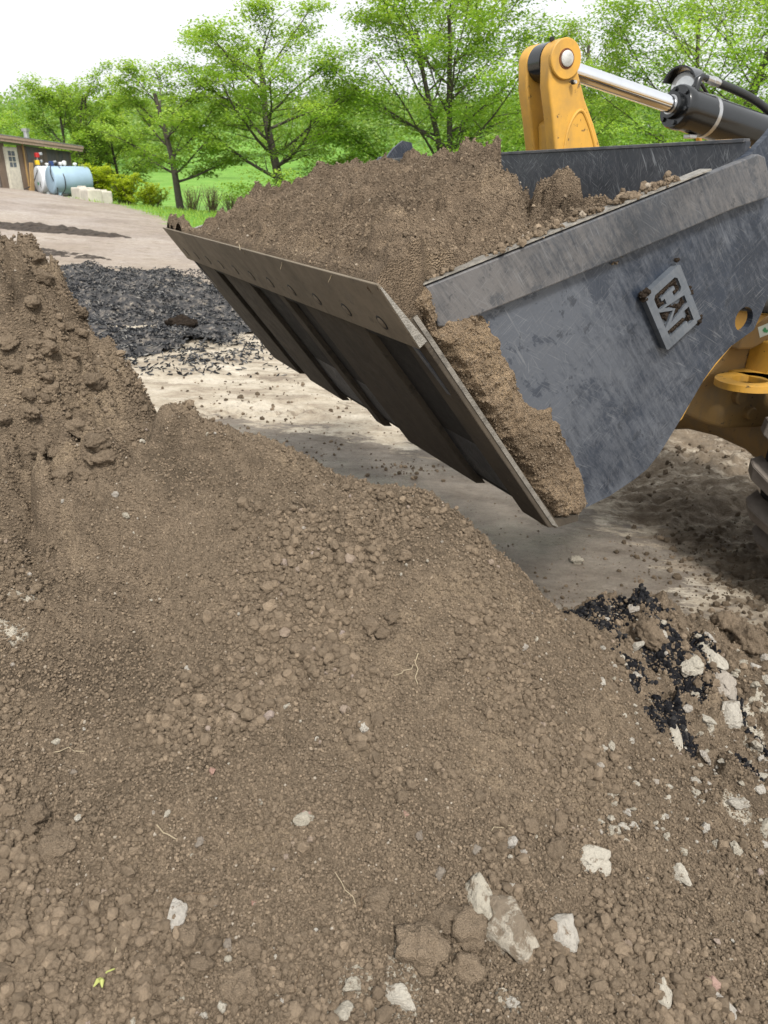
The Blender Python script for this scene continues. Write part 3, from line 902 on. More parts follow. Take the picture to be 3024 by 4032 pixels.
def seen_xy(n, umin=-150, umax=3170, vmin=850, vmax=4200):
    """Random points on the heap, evenly dense as seen from where one stands."""
    u = RNG.uniform(umin, umax, n); v = RNG.uniform(vmin, vmax, n)
    xc, yc = (u-1512)/3028, (2016-v)/3028
    D = np.stack([xc, CP+yc*SP, -SP+yc*CP], -1)
    s = np.full(n, np.nan); done = np.zeros(n, bool)
    for st in np.arange(0.7, 3.9, 0.012):
        Pz = CAM_Z+D[:, 2]*st
        b_ = ~done & (Pz < h_fast(D[:, 0]*st, D[:, 1]*st))
        s[b_] = st; done |= b_
    ok = done
    P = D[ok]*s[ok][:, None]
    return P[:, 0], P[:, 1]


def crumbs(n, rmin, rmax, power, thr, seed):
    x, y = seen_xy(n)
    xl, yl = seen_xy(n//7, -900, -100, 700, 4300); xr, yr = seen_xy(n//7, 3120, 3900, 2000, 4300)
    x = np.concatenate([x, xl, xr]); y = np.concatenate([y, yl, yr])
    x = x+RNG.normal(0, 0.012, len(x)); y = y+RNG.normal(0, 0.012, len(y))
    pch = fbm(x*2.4+9, y*2.4, 3, 80)+0.6*fbm(x*7, y*7, 2, 83)+0.14*sstep(1.35, 1.0, y)
    keep = (pch+RNG.normal(0, 0.22, len(x)) > thr) & (h_fast(x, y) > 0.06)
    x, y = x[keep], y[keep]
    r = rmin*(rmax/rmin)**(RNG.random(len(x))**power)
    z = h_full(x, y)+r*0.62
    S = r[:, None]*RNG.uniform(0.75, 1.2, (len(x), 3))
    return np.stack([x, y, z], -1), S, RNG.uniform(0, 6.28, (len(x), 3))


A = crumbs(330000, 0.0013, 0.0038, 1.6, -2.0, 1)
scatter('fine_crumbs', *A, M['crumb'], pile, 5, 0, 0.3, 1.0, 4)
A = crumbs(80000, 0.0030, 0.0070, 1.6, 0.20, 1); B_ = crumbs(26000, 0.0055, 0.0150, 2.4, 0.46, 2)
scatter('crumbs', np.vstack([A[0], B_[0]]), np.vstack([A[1], B_[1]]), np.vstack([A[2], B_[2]]), M['clod'], pile, 6, 1, 0.3, 1.0, 1)
# black crumbs where the black lumps have broken up, pale grit on the rubble side
def blob_pts(lst, n, spread):
    out = []
    for (u, v, rx, ry, rot) in lst:
        p = hit(u, v)
        if p is None: continue
        k = int(n*(rx*ry)/0.003)+6
        c, s = math.cos(rot), math.sin(rot)
        a = RNG.normal(0, rx*spread, k); b_ = RNG.normal(0, ry*spread, k)
        out.append(np.stack([p[0]+a*c-b_*s, p[1]+a*s+b_*c], -1))
    return np.vstack(out)
dk = blob_pts(DARK, 110, 0.55)
r = 0.003*(3.2)**(RNG.random(len(dk))**1.6)
scatter('black_crumbs', np.column_stack([dk, h_full(dk[:, 0], dk[:, 1])+r*0.4]), r[:, None]*RNG.uniform(0.7, 1.25, (len(dk), 3)), RNG.uniform(0, 6.28, (len(dk), 3)), M['black_crumb'], pile, 4, 1, 0.3, 1.0, 2)
x, y = seen_xy(5200)
wgt = sstep(0.5, 1.2, x)*0.9+0.10
k = RNG.random(len(x)) < wgt*0.4
x, y = x[k], y[k]; r = 0.0022*(3.4)**(RNG.random(len(x))**2.2)
scatter('pale_grit', np.stack([x, y, h_full(x, y)+r*0.6], -1), r[:, None]*RNG.uniform(0.6, 1.3, (len(x), 3)), RNG.uniform(0, 6.28, (len(x), 3)), M['stone'], pile, 4, 1, 0.3, 0.8, 3)

# roots and straws in the soil
M['straw'] = mat_plain('straw', (0.33, 0.27, 0.18), 0.8)
M['root'] = mat_plain('root', (0.13, 0.09, 0.055), 0.9)
for k in range(30):
    p = hit(random.uniform(60, 2980), random.uniform(2000, 4000))
    if p is None or p[2] < 0.2: continue
    a = random.uniform(0, 6.28); L_ = random.uniform(0.02, 0.07); q = []
    for j in range(5):
        t_ = (j/4-0.5)*L_; x_ = p[0]+math.cos(a)*t_+0.004*math.sin(3*j+k); y_ = p[1]+math.sin(a)*t_
        q.append((x_, y_, float(h_full(np.array(x_), np.array(y_)))+0.004+0.006*random.random()))
    MB().tube(q, random.uniform(0.0007, 0.0014), 5).build('straw' if k % 3 == 0 else 'root', M['straw' if k % 3 == 0 else 'root'], pile, True)

# a pale seedling in the left foreground
p = hit(425, 3870); z0 = float(h_full(np.array(p[0]), np.array(p[1])))
M['sprout'] = mat_plain('sprout', (0.34, 0.36, 0.11), 0.7)
sprout = empty('seedling', (p[0], p[1], z0))
tag(sprout, 'tiny yellow-green seedling lying on the soil in the lower left', 'seedling')
MB().tube([(0.024, 0.012, 0.004), (0.012, 0.011, 0.012), (0.0, 0.004, 0.013), (-0.006, -0.004, 0.010)], 0.0014, 6).build('stem', M['sprout'], sprout, True)
for a in (-0.5, 0.35):
    c_, s_ = math.cos(a), math.sin(a)
    lf = [(-0.006+x_*s_-0.0*c_, -0.004-x_*c_+y_*0.0, 0.011+z_) for x_, y_, z_ in ((0, 0, 0), (0.008, 0, 0.002), (0.018, 0, -0.001))]
    MB().tube(lf, [0.0012, 0.0042, 0.0010], 6).build('leaf', M['sprout'], sprout, True)

# ------------------------------------------------------------------ wheel loader
TH = math.radians(25.239)
W0 = 1.8636
BV = np.array([math.cos(TH), math.sin(TH), 0]); WV = np.array([-math.sin(TH), math.cos(TH), 0])
base_w = BV*4.0+WV*(W0+1.475)
loader = empty('wheel_loader', (base_w[0], base_w[1], 0), TH)
tag(loader, 'yellow wheel loader with a raised black bucket of soil, front wheel at right edge', 'wheel loader')


def L(r, q, z):
    """Machine frame: r rearwards, q across from the near blade end, z above the yard."""
    return Vector((r-4.0, q-1.475, z))


def Wd(r, q, z):
    return BV*r+WV*(W0+q)+np.array([0, 0, z])


def prism(prof, q0, q1):
    n = len(prof)
    V = [L(r, q0, z) for r, z in prof]+[L(r, q1, z) for r, z in prof]
    F = [tuple(range(n)), tuple(range(2*n-1, n-1, -1))]+[(i, (i+1) % n, n+(i+1) % n, n+i) for i in range(n)]
    return MB().add(V, F)


def cut_plate(name, loops, q0, q1, mat, parent, bevel=0.0, to_rz=None):
    """Flat plate with holes: a filled 2D curve given thickness, as a mesh."""
    cu = bpy.data.curves.new(name, 'CURVE'); cu.dimensions = '2D'; cu.fill_mode = 'BOTH'; cu.extrude = abs(q1-q0)/2
    for lp in loops:
        sp = cu.splines.new('POLY'); sp.points.add(len(lp)-1)
        for pt, (a, b_) in zip(sp.points, lp): pt.co = (a, b_, 0, 1)
        sp.use_cyclic_u = True
    tmp = bpy.data.objects.new('tmp', cu); COL.objects.link(tmp)
    dg = bpy.context.evaluated_depsgraph_get()
    me_ = bpy.data.meshes.new_from_object(tmp.evaluated_get(dg))
    bpy.data.objects.remove(tmp); bpy.data.curves.remove(cu)
    qc = (q0+q1)/2
    for vtx in me_.vertices:
        r_, z_ = (vtx.co.x, vtx.co.y) if to_rz is None else to_rz(vtx.co.x, vtx.co.y)
        vtx.co = L(r_, qc+vtx.co.z, z_)
    me_.name = name
    bm = bmesh.new(); bm.from_mesh(me_)
    bmesh.ops.remove_doubles(bm, verts=bm.verts, dist=1e-5)
    bmesh.ops.recalc_face_normals(bm, faces=bm.faces); bm.to_mesh(me_); bm.free()
    me_.materials.clear()
    o = link(name, me_, parent, mat)
    me_.polygons.foreach_set('use_smooth', np.zeros(len(me_.polygons), bool))
    return o


Z0 = CAM_Z
FL = [(0.975, -0.416), (1.507, -1.071)]                     # floor line, lip side to heel
fd = np.array([FL[1][0]-FL[0][0], FL[1][1]-FL[0][1]]); fd /= np.hypot(*fd)
fn = np.array([-fd[1], fd[0]])                              # points up into the bucket
if fn[1] < 0: fn = -fn


def arc_pts(ctrl, n=28):
    """Catmull-Rom through the points."""
    c = [np.array(p) for p in ctrl]; out = []
    for i in range(len(c)-1):
        p0, p1, p2, p3 = c[max(i-1, 0)], c[i], c[i+1], c[min(i+2, len(c)-1)]
        for t in np.linspace(0, 1, n//(len(c)-1)+2)[:-1]:
            out.append(0.5*((2*p1)+(-p0+p2)*t+(2*p0-5*p1+4*p2-p3)*t*t+(-p0+3*p1-3*p2+p3)*t**3))
    out.append(c[-1])
    return [tuple(p) for p in out]


def zz(lst): return [(r, z+Z0) for r, z in lst]


bucket = link('bucket', bpy.data.meshes.new('bucket'), loader, M['bucket_in'])
# wrapper: floor, curved back and top lip in one plate
wrap = [(1.005, -0.37), (1.26, -0.72), (1.47, -1.005), (1.56, -1.05), (1.72, -1.02), (1.9, -0.93), (2.03, -0.76), (2.13, -0.5), (2.185, -0.2), (2.205, 0.115)]
wo = arc_pts(wrap, 54); TK = 0.022; inner = []
for i, p in enumerate(wo):
    a = np.array(wo[max(i-1, 0)]); b_ = np.array(wo[min(i+1, len(wo)-1)]); t_ = (b_-a)/np.hypot(*(b_-a))
    nrm = np.array([-t_[1], t_[0]])
    inner.append((p[0]+nrm[0]*TK, p[1]+nrm[1]*TK))
mb = MB(); n = len(wo); QA, QB = 0.085, 2.865
for ring, q in ((wo, QA), (wo, QB), (inner, QA), (inner, QB)):
    mb.v += [tuple(L(r, q, z+Z0)) for r, z in ring]
for i in range(n-1):
    mb.f += [(i, i+1, n+i+1, n+i), (2*n+i, 3*n+i, 3*n+i+1, 2*n+i+1), (i, 2*n+i, 2*n+i+1, i+1), (n+i, n+i+1, 3*n+i+1, 3*n+i)]
mb.f += [(0, n, 3*n, 2*n), (n-1, 3*n-1, 4*n-1, 2*n-1)]
bucket.data.from_pydata(mb.v, [], mb.f)
bm = bmesh.new(); bm.from_mesh(bucket.data); bmesh.ops.recalc_face_normals(bm, faces=bm.faces); bm.to_mesh(bucket.data); bm.free()
bucket.data.polygons.foreach_set('use_smooth', np.ones(len(bucket.data.polygons), bool)); bucket.data.set_sharp_from_angle(angle=math.radians(35))
tag(bucket, 'black bucket shell, scratched inside')

SIDE = zz([(0.985, -0.405), (1.005, -0.30), (1.03, -0.272), (1.5, -0.128), (2.0, 0.016), (2.117, 0.046), (2.18, 0.078), (2.246, 0.132), (2.30, 0.19), (2.36, 0.23), (2.42, 0.22),
           (2.45, 0.12), (2.44, -0.10), (2.42, -0.25), (2.386, -0.373), (2.370, -0.421), (2.346, -0.481), (2.250, -0.529), (2.19, -0.582), (2.144, -0.638), (2.072, -0.757), (2.02, -0.838),
           (1.985, -0.89), (1.94, -0.938), (1.888, -0.968), (1.78, -1.015), (1.676, -1.042), (1.60, -1.058), (1.54, -1.066), (1.49, -1.035)])
HOLE = [(2.288+0.042*math.cos(a), -0.44+Z0+0.042*math.sin(a)) for a in np.linspace(0, 2*np.pi, 25)[:-1]]
for q0, q1 in ((0.06, 0.084), (2.866, 2.89)):
    cut_plate('side_plate', [SIDE, HOLE], q0, q1, M['bucket_side'], bucket)
STRIP = zz([(1.018, -0.262), (2.184, 0.078), (2.215, 0.07), (2.28, -0.035), (2.273, -0.045), (2.117, -0.081), (1.71, -0.202), (1.398, -0.291), (1.098, -0.373), (1.06, -0.372)])
for q0, q1 in ((0.03, 0.0595), (2.8905, 2.92)):
    prism(STRIP, q0, q1).build('side_strip', M['bucket_strip'], bucket, bevel=0.004)
# bright worn upper rim of the strips
for q0, q1 in ((0.034, 0.082), (2.868, 2.916)):
    prism(zz([(1.0, -0.262), (2.0, 0.030), (2.0, 0.035), (1.0, -0.257)]), q0, q1).build('worn_rim', M['wear_edge'], bucket)

# cutting edge: bolt-on blade under the lip
F0 = np.array((0.857, -0.246)); F1 = np.array((0.985, -0.423)); bd = (F1-F0)/np.hypot(*(F1-F0)); bn = np.array([-bd[1], bd[0]])
if bn[1] < 0: bn = -bn
BT = 0.034
prism(zz([tuple(F0), tuple(F1), tuple(F1+bn*BT), tuple(F0+bn*0.008)]), 0.0, 2.95).build('cutting_edge', M['blade'], bucket, bevel=0.003)
prism(zz([tuple(F0+bd*0.012+bn*0.003), tuple(F1-bd*0.004+bn*0.003), tuple(F1-bd*0.004+bn*(BT-0.003)), tuple(F0+bd*0.012+bn*0.008)]), -0.003, 0.0).build('worn_end', M['wear_edge'], bucket)
# base edge behind the blade, then the floor's wear plates
prism(zz([tuple(F1+bn*0.022-bd*0.02), tuple(F1+bd*0.05+bn*0.022), tuple(F1+bd*0.05+bn*0.042), tuple(F1+bn*0.042-bd*0.02)]), 0.02, 2.93).build('base_edge', M['bucket_gap_shade'], bucket, bevel=0.003)
fl0 = F1+bn*0.016
HE = np.array(FL[1])
def under_plate(q0, q1, off, th, s0, s1, mat, name):
    a = FS+fd*s0+fn*off; b_ = HE+fd*s1+fn*off
    prism(zz([tuple(a), tuple(b_-fd*0.03), tuple(b_+fn*th), tuple(a+fn*th)]), q0, q1).build(name, mat, bucket, bevel=0.004)
FS = np.array((0.985, -0.372)); fd = (HE-FS)/np.hypot(*(HE-FS)); fn = np.array([-fd[1], fd[0]])
under_plate(0.09, 2.86, 0.010, 0.020, 0.02, -0.02, M['bucket_gap_shade'], 'floor_plate')
for q0, q1 in ((0.0, 0.15), (0.45, 1.02), (1.27, 1.36), (1.78, 2.27), (2.45, 2.95)):
    under_plate(q0, q1, -0.012, 0.030, 0.06 if q0 else -0.04, 0.0, M['bucket_under'], 'wear_plate')
for q in (0.25, 1.12, 2.35):
    a = FS+fd*0.60+fn*0.014; b_ = FS+fd*0.64+fn*0.014
    prism(zz([tuple(a), tuple(b_), tuple(b_+fn*0.012), tuple(a+fn*0.012)]), q, q+0.19).build('weld_bar', M['dark_iron'], bucket)
# bright ground edge of the near floor plate
e0 = FS-fd*0.04; e1 = HE
prism(zz([tuple(e0+fn*0.004), tuple(e1-fd*0.03+fn*0.004), tuple(e1+fn*0.018), tuple(e0+fn*0.018)]), -0.003, 0.0).build('worn_end', M['floor_edge'], bucket)
# closing plate from heel edge to the side plate
prism(zz([(1.40, -0.925), (1.507, -1.06), (1.60, -1.052), (1.60, -1.03), (1.51, -1.035), (1.42, -0.92)]), 0.0, 0.085).build('heel_ledge', M['bucket_under'], bucket)
# countersunk plough bolts
for k in range(11):
    q = 0.16+k*0.263
    c = F0+bd*0.155
    o_ = L(c[0], q, c[1]+Z0); ax = Vector((-bn[0], 0, -bn[1]))
    bolt = MB().lathe([(0.0002, 0.026), (0.0018, 0.0245)], o_, ax, 20).build('bolt', M['dark_iron'], bucket, True)
    MB().lathe([(0.0018, 0.019), (0.003, 0.017)], o_, ax, 16).build('bolt_head', M['blade'], bucket, True)
# ear at the far top corner and the rolled top lip
prism(zz([(2.12, -0.02), (2.165, 0.10), (2.185, 0.135), (2.21, 0.14), (2.225, 0.10), (2.22, -0.02)]), 2.83, 2.865).build('corner_ear', M['bucket_side'], bucket, bevel=0.006)
prism(zz([(2.178, 0.112), (2.206, 0.112), (2.206, 0.124), (2.178, 0.124)]), 0.09, 2.825).build('top_lip', M['bucket_strip'], bucket, bevel=0.002)

# raised emblem with block letters
EC = np.array((1.796, -0.332)); e1v = np.array((0.131, -0.182)); e1v /= np.hypot(*e1v); e2v = np.array((0.130, 0.0935)); e2v /= np.hypot(*e2v)
def emb(x_, y_):
    p = EC+e1v*x_+e2v*y_
    return p[0], p[1]+Z0
OUT = [(0.006, 0), (0.218, 0), (0.224, 0.006), (0.224, 0.154), (0.218, 0.16), (0.006, 0.16), (0, 0.154), (0, 0.006)]
C_ = [(0.036, 0.028), (0.072, 0.028), (0.081, 0.036), (0.081, 0.064), (0.061, 0.064), (0.061, 0.051), (0.049, 0.051), (0.049, 0.111), (0.061, 0.111), (0.061, 0.098), (0.081, 0.098), (0.081, 0.126), (0.072, 0.134), (0.036, 0.134), (0.026, 0.125), (0.026, 0.037)]
A_ = [(0.087, 0.050), (0.103, 0.134), (0.133, 0.134), (0.149, 0.052), (0.118, 0.086)]
D_ = [(0.086, 0.026), (0.150, 0.026), (0.118, 0.076)]
T_ = [(0.150, 0.134), (0.204, 0.134), (0.204, 0.108), (0.189, 0.108), (0.189, 0.028), (0.165, 0.028), (0.165, 0.108), (0.150, 0.108)]
def to_p(a, b_): return emb(a, b_)
emblem = cut_plate('emblem', [OUT], 0.043, 0.059, M['emblem'], loader, to_rz=to_p)
tag(emblem, 'raised steel emblem plate with mud-filled letters')
cut_plate('emblem_face', [OUT, C_, A_, D_, T_], 0.034, 0.043, M['emblem'], emblem, to_rz=to_p)
def mud_letter(poly, g):
    xs = np.arange(min(p[0] for p in poly), max(p[0] for p in poly), 0.0022); ys = np.arange(min(p[1] for p in poly), max(p[1] for p in poly), 0.0022)
    X, Y = np.meshgrid(xs, ys); sd_ = poly_sd(X, Y, poly)
    cut = fbm(X*60+g, Y*60, 3, 95)*0.006+0.003
    hgt = np.clip((sd_-cut*0.4)*0.9, -0.001, 0.010)+0.0025*fbm(X*240, Y*240, 3, 96)+0.0015*domes(X, Y, 0.006, 97)
    gone = fbm(X*22+g*3, Y*22, 2, 98) > 0.42
    hgt = np.where(gone | (sd_ < 0.0005), -0.002, hgt)
    V = []
    for x_, y_, h_ in zip(X.ravel(), Y.ravel(), hgt.ravel()):
        r_, z_ = emb(x_, y_); V.append(L(r_, 0.0428-h_*0.9, z_))
    Fm = grid_faces(*X.shape); okf = (sd_.ravel()[Fm] > -0.0005).all(1)
    return link('letter', np_mesh('letter', np.array(V), Fm[okf], True), emblem, M['mud'])
for g, poly in enumerate((C_, A_, D_, T_)): mud_letter(poly, g*1.7)
for (x_, y_, s_) in ((0.0, 0.004, 0.014), (0.014, 0.002, 0.011), (0.226, 0.15, 0.013), (0.222, 0.162, 0.010), (0.12, 0.163, 0.010), (0.10, 0.164, 0.008), (0.0, 0.02, 0.013), (-0.012, 0.16, 0.008)):
    r_, z_ = emb(x_, y_)
    o = bpy.data.objects.new('stuck_mud', CLODS[int(s_*1000) % 7]); COL.objects.link(o); o.parent = emblem
    o.location = L(r_, 0.042, z_); o.scale = (s_, s_*0.8, s_); o.rotation_euler = (1.0*s_*100, 0.4, s_*300)
    o.material_slots[0].link = 'OBJECT'; o.material_slots[0].material = M['mud']

# scratches of pale paint on the side plate
for pl in (((2.348, -0.10), (2.362, -0.16), (2.372, -0.225), (2.392, -0.262)),):
    MB().tube([L(r_, 0.0585, z_+Z0) for r_, z_ in pl], 0.0028, 6).build('pale_scrape', M['decal'], bucket)

# soil caked along the near floor edge and front corner
CK = [(0.872, 1.800), (0.945, 1.812), (1.005, 1.797), (1.045, 1.767), (1.065, 1.69), (1.13, 1.71), (1.195, 1.705), (1.233, 1.651), (1.291, 1.565), (1.323, 1.501), (1.387, 1.399), (1.43, 1.372), (1.477, 1.364),
      (1.536, 1.280), (1.587, 1.195), (1.632, 1.125), (1.660, 1.03), (1.618, 0.986), (1.512, 0.983), (1.005, 1.660), (0.985, 1.69)]
xs = np.arange(0.85, 1.70, 0.0048); ys = np.arange(0.95, 1.84, 0.0048)
X, Y = np.meshgrid(xs, ys)
sd_ = poly_sd(X+0.012*fbm(X*22, Y*22, 4, 101), Y+0.012*fbm(X*22+7, Y*22, 4, 103), CK)+0.014*sstep(0.03, 0.10, (X-0.99)*0.79+(Y-1.67)*0.62)
edge_d = np.abs((X-0.98)*fn[0]+(Y-1.63)*fn[1])          # distance from the floor line
thick = np.clip(sd_*1.3, -0.01, 0.066)*(0.55+0.45*np.exp(-(edge_d/0.17)**2))
thick = thick+np.where(sd_ > 0, 0.010*fbm(X*14, Y*14, 4, 105)+0.007*domes(X, Y, 0.022, 106, 0.7)+0.004*domes(X, Y, 0.011, 107), 0)
front = sstep(1.04, 0.98, X)*sstep(1.62, 1.70, Y)
q_ = 0.058-thick+front*0.01
Fm = grid_faces(*X.shape); okf = (sd_.ravel()[Fm] > -0.006).any(1)
V = np.stack([X.ravel()-4.0, q_.ravel()-1.475, Y.ravel()], -1)
caked = link('caked_soil', np_mesh('caked_soil', V, Fm[okf][:, ::-1], True), bucket, M['caked'])
ci = np.argwhere(sd_ > 0.006); ci = ci[RNG.integers(0, len(ci), 4200)]
cr_ = 0.0012*(3.4)**(RNG.random(len(ci))**2.6)
scatter('caked_crumbs', np.stack([X[ci[:, 0], ci[:, 1]]-4.0+RNG.uniform(-.002, .002, len(ci)), q_[ci[:, 0], ci[:, 1]]-1.475-cr_*0.3, Y[ci[:, 0], ci[:, 1]]+RNG.uniform(-.002, .002, len(ci))], -1),
        cr_[:, None]*RNG.uniform(0.7, 1.3, (len(ci), 3)), RNG.uniform(0, 6.28, (len(ci), 3)), M['caked_crumb'], bucket, 4, 0, 0.3, 1.0, 7)
tag(caked, 'band of caked brown soil along the near bucket edge')

# tilt lever, cylinder, hose, work lamp
lever = link('tilt_lever', bpy.data.meshes.new('tilt_lever'), loader, M['yellow'])
def ear_prof(extra=0.0):
    c = np.array((2.46, 2.56)); R_ = 0.084
    ring = [(c[0]+R_*math.cos(a), c[1]+R_*math.sin(a)) for a in np.linspace(math.radians(172), math.radians(-22), 16)]
    return ring+[(2.60, 2.40), (2.665, 2.30), (2.73, 2.18), (2.80, 1.95), (2.82, 1.7), (2.55, 1.7), (2.47, 2.05), (2.452, 2.18), (2.42, 2.32), (2.385, 2.45)]
mb = MB()
for q0, q1 in ((1.43, 1.505), (1.605, 1.68)):
    p_ = prism(ear_prof(), q0, q1); mb.add(p_.v, p_.f)
p_ = prism([(2.475, 2.20), (2.46, 2.30), (2.50, 2.33), (2.58, 2.33), (2.65, 2.28), (2.72, 2.16), (2.78, 1.95), (2.80, 1.72), (2.57, 1.72), (2.49, 2.05)], 1.505, 1.605); mb.add(p_.v, p_.f)
lv = mb.build('tilt_lever', M['yellow'], None, bevel=0.010, seg=3)
lever.data = lv.data; bpy.data.objects.remove(lv)
bvm = lever.modifiers.new('bevel', 'BEVEL'); bvm.width = 0.010; bvm.segments = 3; bvm.limit_method = 'ANGLE'; bvm.angle_limit = math.radians(40)
lever.data.polygons.foreach_set('use_smooth', np.ones(len(lever.data.polygons), bool)); lever.data.set_sharp_from_angle(angle=math.radians(35))
tag(lever, 'yellow forked tilt lever above the bucket back')
PINC = L(2.46, 1.43, 2.56)
MB().lathe([(0.0, 0.084), (0.012, 0.084), (0.016, 0.080)], PINC, (0, -1, 0), 40).build('boss', M['yellow'], lever, True)
MB().lathe([(0.016, 0.042), (0.0185, 0.041)], PINC, (0, -1, 0), 28).build('rust_ring', M['rust'], lever, True)
MB().lathe([(0.0185, 0.033), (0.024, 0.033), (0.027, 0.029)], PINC, (0, -1, 0), 28).build('pin', M['zinc'], lever, True)
bb = MB().lathe([(0, 0.011), (0.016, 0.011)], PINC+Vector((0.045, -0.012, -0.092)), (0.2, -1, 0), 6); bb.build('bolt', M['dark_iron'], lever, bevel=0.002)
MB().lathe([(0, 0.008), (0.008, 0.007)], PINC+Vector((0.048, -0.028, -0.092)), (0.2, -1, 0), 10).build('bolt_tip', M['zinc'], lever)
MB().box(PINC+Vector((-0.04, 0.05, 0.082)), (0.02, 0.014, 0.02)).build('grease_fitting', M['dark_iron'], lever, bevel=0.003)
# pocket cast into the near cheek: a raised rim around a hollow
rim = [(2.50, 2.14), (2.51, 2.26), (2.545, 2.335), (2.585, 2.355), (2.625, 2.31), (2.665, 2.24), (2.70, 2.16), (2.73, 2.06)]
rp = arc_pts(rim, 40)
MB().tube([L(r_, 1.432, z_) for r_, z_ in rp], 0.0085, 8).build('cast_rim', M['yellow'], lever, True)

cyl = empty('tilt_cylinder', L(2.46, 1.555, 2.56)); cyl.parent = loader
tag(cyl, 'black tilt cylinder with a bright chrome rod')
cd = Vector((0.83, 0, -0.155)).normalized()
P0 = L(2.46, 1.555, 2.56)
def rel(v): return Vector(v)-P0
MB().lathe([(-0.048, 0.06), (-0.046, 0.082), (0.046, 0.082), (0.048, 0.06)], rel(P0), (0, 1, 0), 36).build('rod_eye', M['black_paint'], cyl, True)
MB().tube([rel(P0+cd*0.06), rel(P0+cd*0.95)], 0.0405, 32).build('rod', M['chrome'], cyl, True)
BS = 0.83
MB().lathe([(BS-0.03, 0.048), (BS-0.028, 0.062), (BS, 0.064), (BS+0.002, 0.100), (BS+0.012, 0.106), (BS+0.055, 0.106), (BS+0.057, 0.101), (BS+1.5, 0.101)], rel(P0), cd, 44).build('barrel', M['black_paint'], cyl, True)
MB().lathe([(BS-0.034, 0.0405), (BS-0.033, 0.047), (BS-0.02, 0.047)], rel(P0), cd, 28).build('wiper_ring', M['galv'], cyl, True)
side_v = cd.cross(Vector((0, 1, 0))).normalized(); upv = side_v if side_v.z > 0 else -side_v
for a in range(6):
    an = a*math.pi/3+0.3
    off = upv*math.cos(an)*0.084+Vector((0, 1, 0))*math.sin(an)*0.084
    MB().lathe([(BS-0.010, 0.012), (BS+0.003, 0.012)], rel(P0+off), cd, 6).build('gland_bolt', M['black_paint'], cyl)
MB().lathe([(BS+0.215, 0.1015), (BS+0.216, 0.1038), (BS+0.238, 0.1038), (BS+0.239, 0.1015)], rel(P0), cd, 44).build('hose_clamp', M['galv'], cyl, True)
fit = P0+cd*(BS+0.11)+upv*0.10
MB().tube([rel(fit), rel(fit+upv*0.05), rel(fit+upv*0.066+cd*0.02), rel(fit+upv*0.066+cd*0.06)], [0.02, 0.02, 0.018, 0.016], 12).build('elbow_fitting', M['black_paint'], cyl, True)
MB().lathe([(0.055, 0.02), (0.10, 0.02), (0.102, 0.024), (0.125, 0.024), (0.127, 0.019), (0.16, 0.019)], rel(fit+upv*0.066), cd, 12).build('hose_ferrule', M['galv'], cyl)
h0 = fit+upv*0.066+cd*0.15
MB().tube(arc_tube := [rel(h0+cd*(0.5*t_)+upv*(-0.0*t_-0.055*t_*t_*t_)+Vector((0, 0.02*t_, 0))) for t_ in np.linspace(0, 1.9, 18)], 0.021, 14).build('hose', M['hose'], cyl, True)
MB().tube([rel(fit-cd*0.03), rel(fit+upv*0.03-cd*0.01), rel(fit+upv*0.035+cd*0.03), rel(fit+cd*0.09)], 0.009, 8).build('bracket', M['black_paint'], cyl, True)
# strap bits under the barrel
for s_ in (0.16, 0.5):
    MB().box(rel(P0+cd*(BS+s_)-upv*0.112), (0.05, 0.05, 0.02)).build('valve_lug', M['galv' if s_ < 0.3 else 'black_paint'], cyl, bevel=0.004)

lamp = empty('work_lamp', L(3.72, 1.90, 2.535)); lamp.scale = (0.86, 0.86, 0.86); lamp.parent = loader
tag(lamp, 'round work lamp with a black visor behind the cylinder')
lp = []
MB().lathe([(0, 0.03), (0.02, 0.085), (0.07, 0.10), (0.10, 0.10)], (0, 0, 0), (-1, -0.25, 0), 28).build('lamp_housing', M['black_paint'], lamp, True)
MB().lathe([(0.098, 0.092), (0.112, 0.088), (0.125, 0.066), (0.132, 0.03)], (0, 0, 0), (-1, -0.25, 0), 28).build('lens', M['glass'], lamp, True)
vz = []
for a in np.linspace(math.radians(15), math.radians(165), 14):
    vz.append((math.cos(a)*0.108, math.sin(a)*0.108))
V = []; 
axl = Vector((-1, -0.25, 0)).normalized(); sx = Vector((0.25, -1, 0)).normalized()
for d_, rr in ((0.02, 0.99), (0.17, 1.06), (0.17, 1.16), (0.02, 1.09)):
    for (a, b_) in vz: V.append(axl*d_+sx*a*rr+Vector((0, 0, b_*rr)))
nn = len(vz); F = []
for k in range(4):
    for i in range(nn-1): F.append((k*nn+i, k*nn+i+1, ((k+1) % 4)*nn+i+1, ((k+1) % 4)*nn+i))
F += [(0, nn, 2*nn, 3*nn), (nn-1, 2*nn-1, 3*nn-1, 4*nn-1)]
MB().add(V, F).build('visor', M['black_paint'], lamp, True)
MB().tube([(0.0, 0, -0.02), (0.06, 0.02, -0.12), (0.2, 0.05, -0.35)], 0.02, 8).build('lamp_bracket', M['yellow'], lamp)

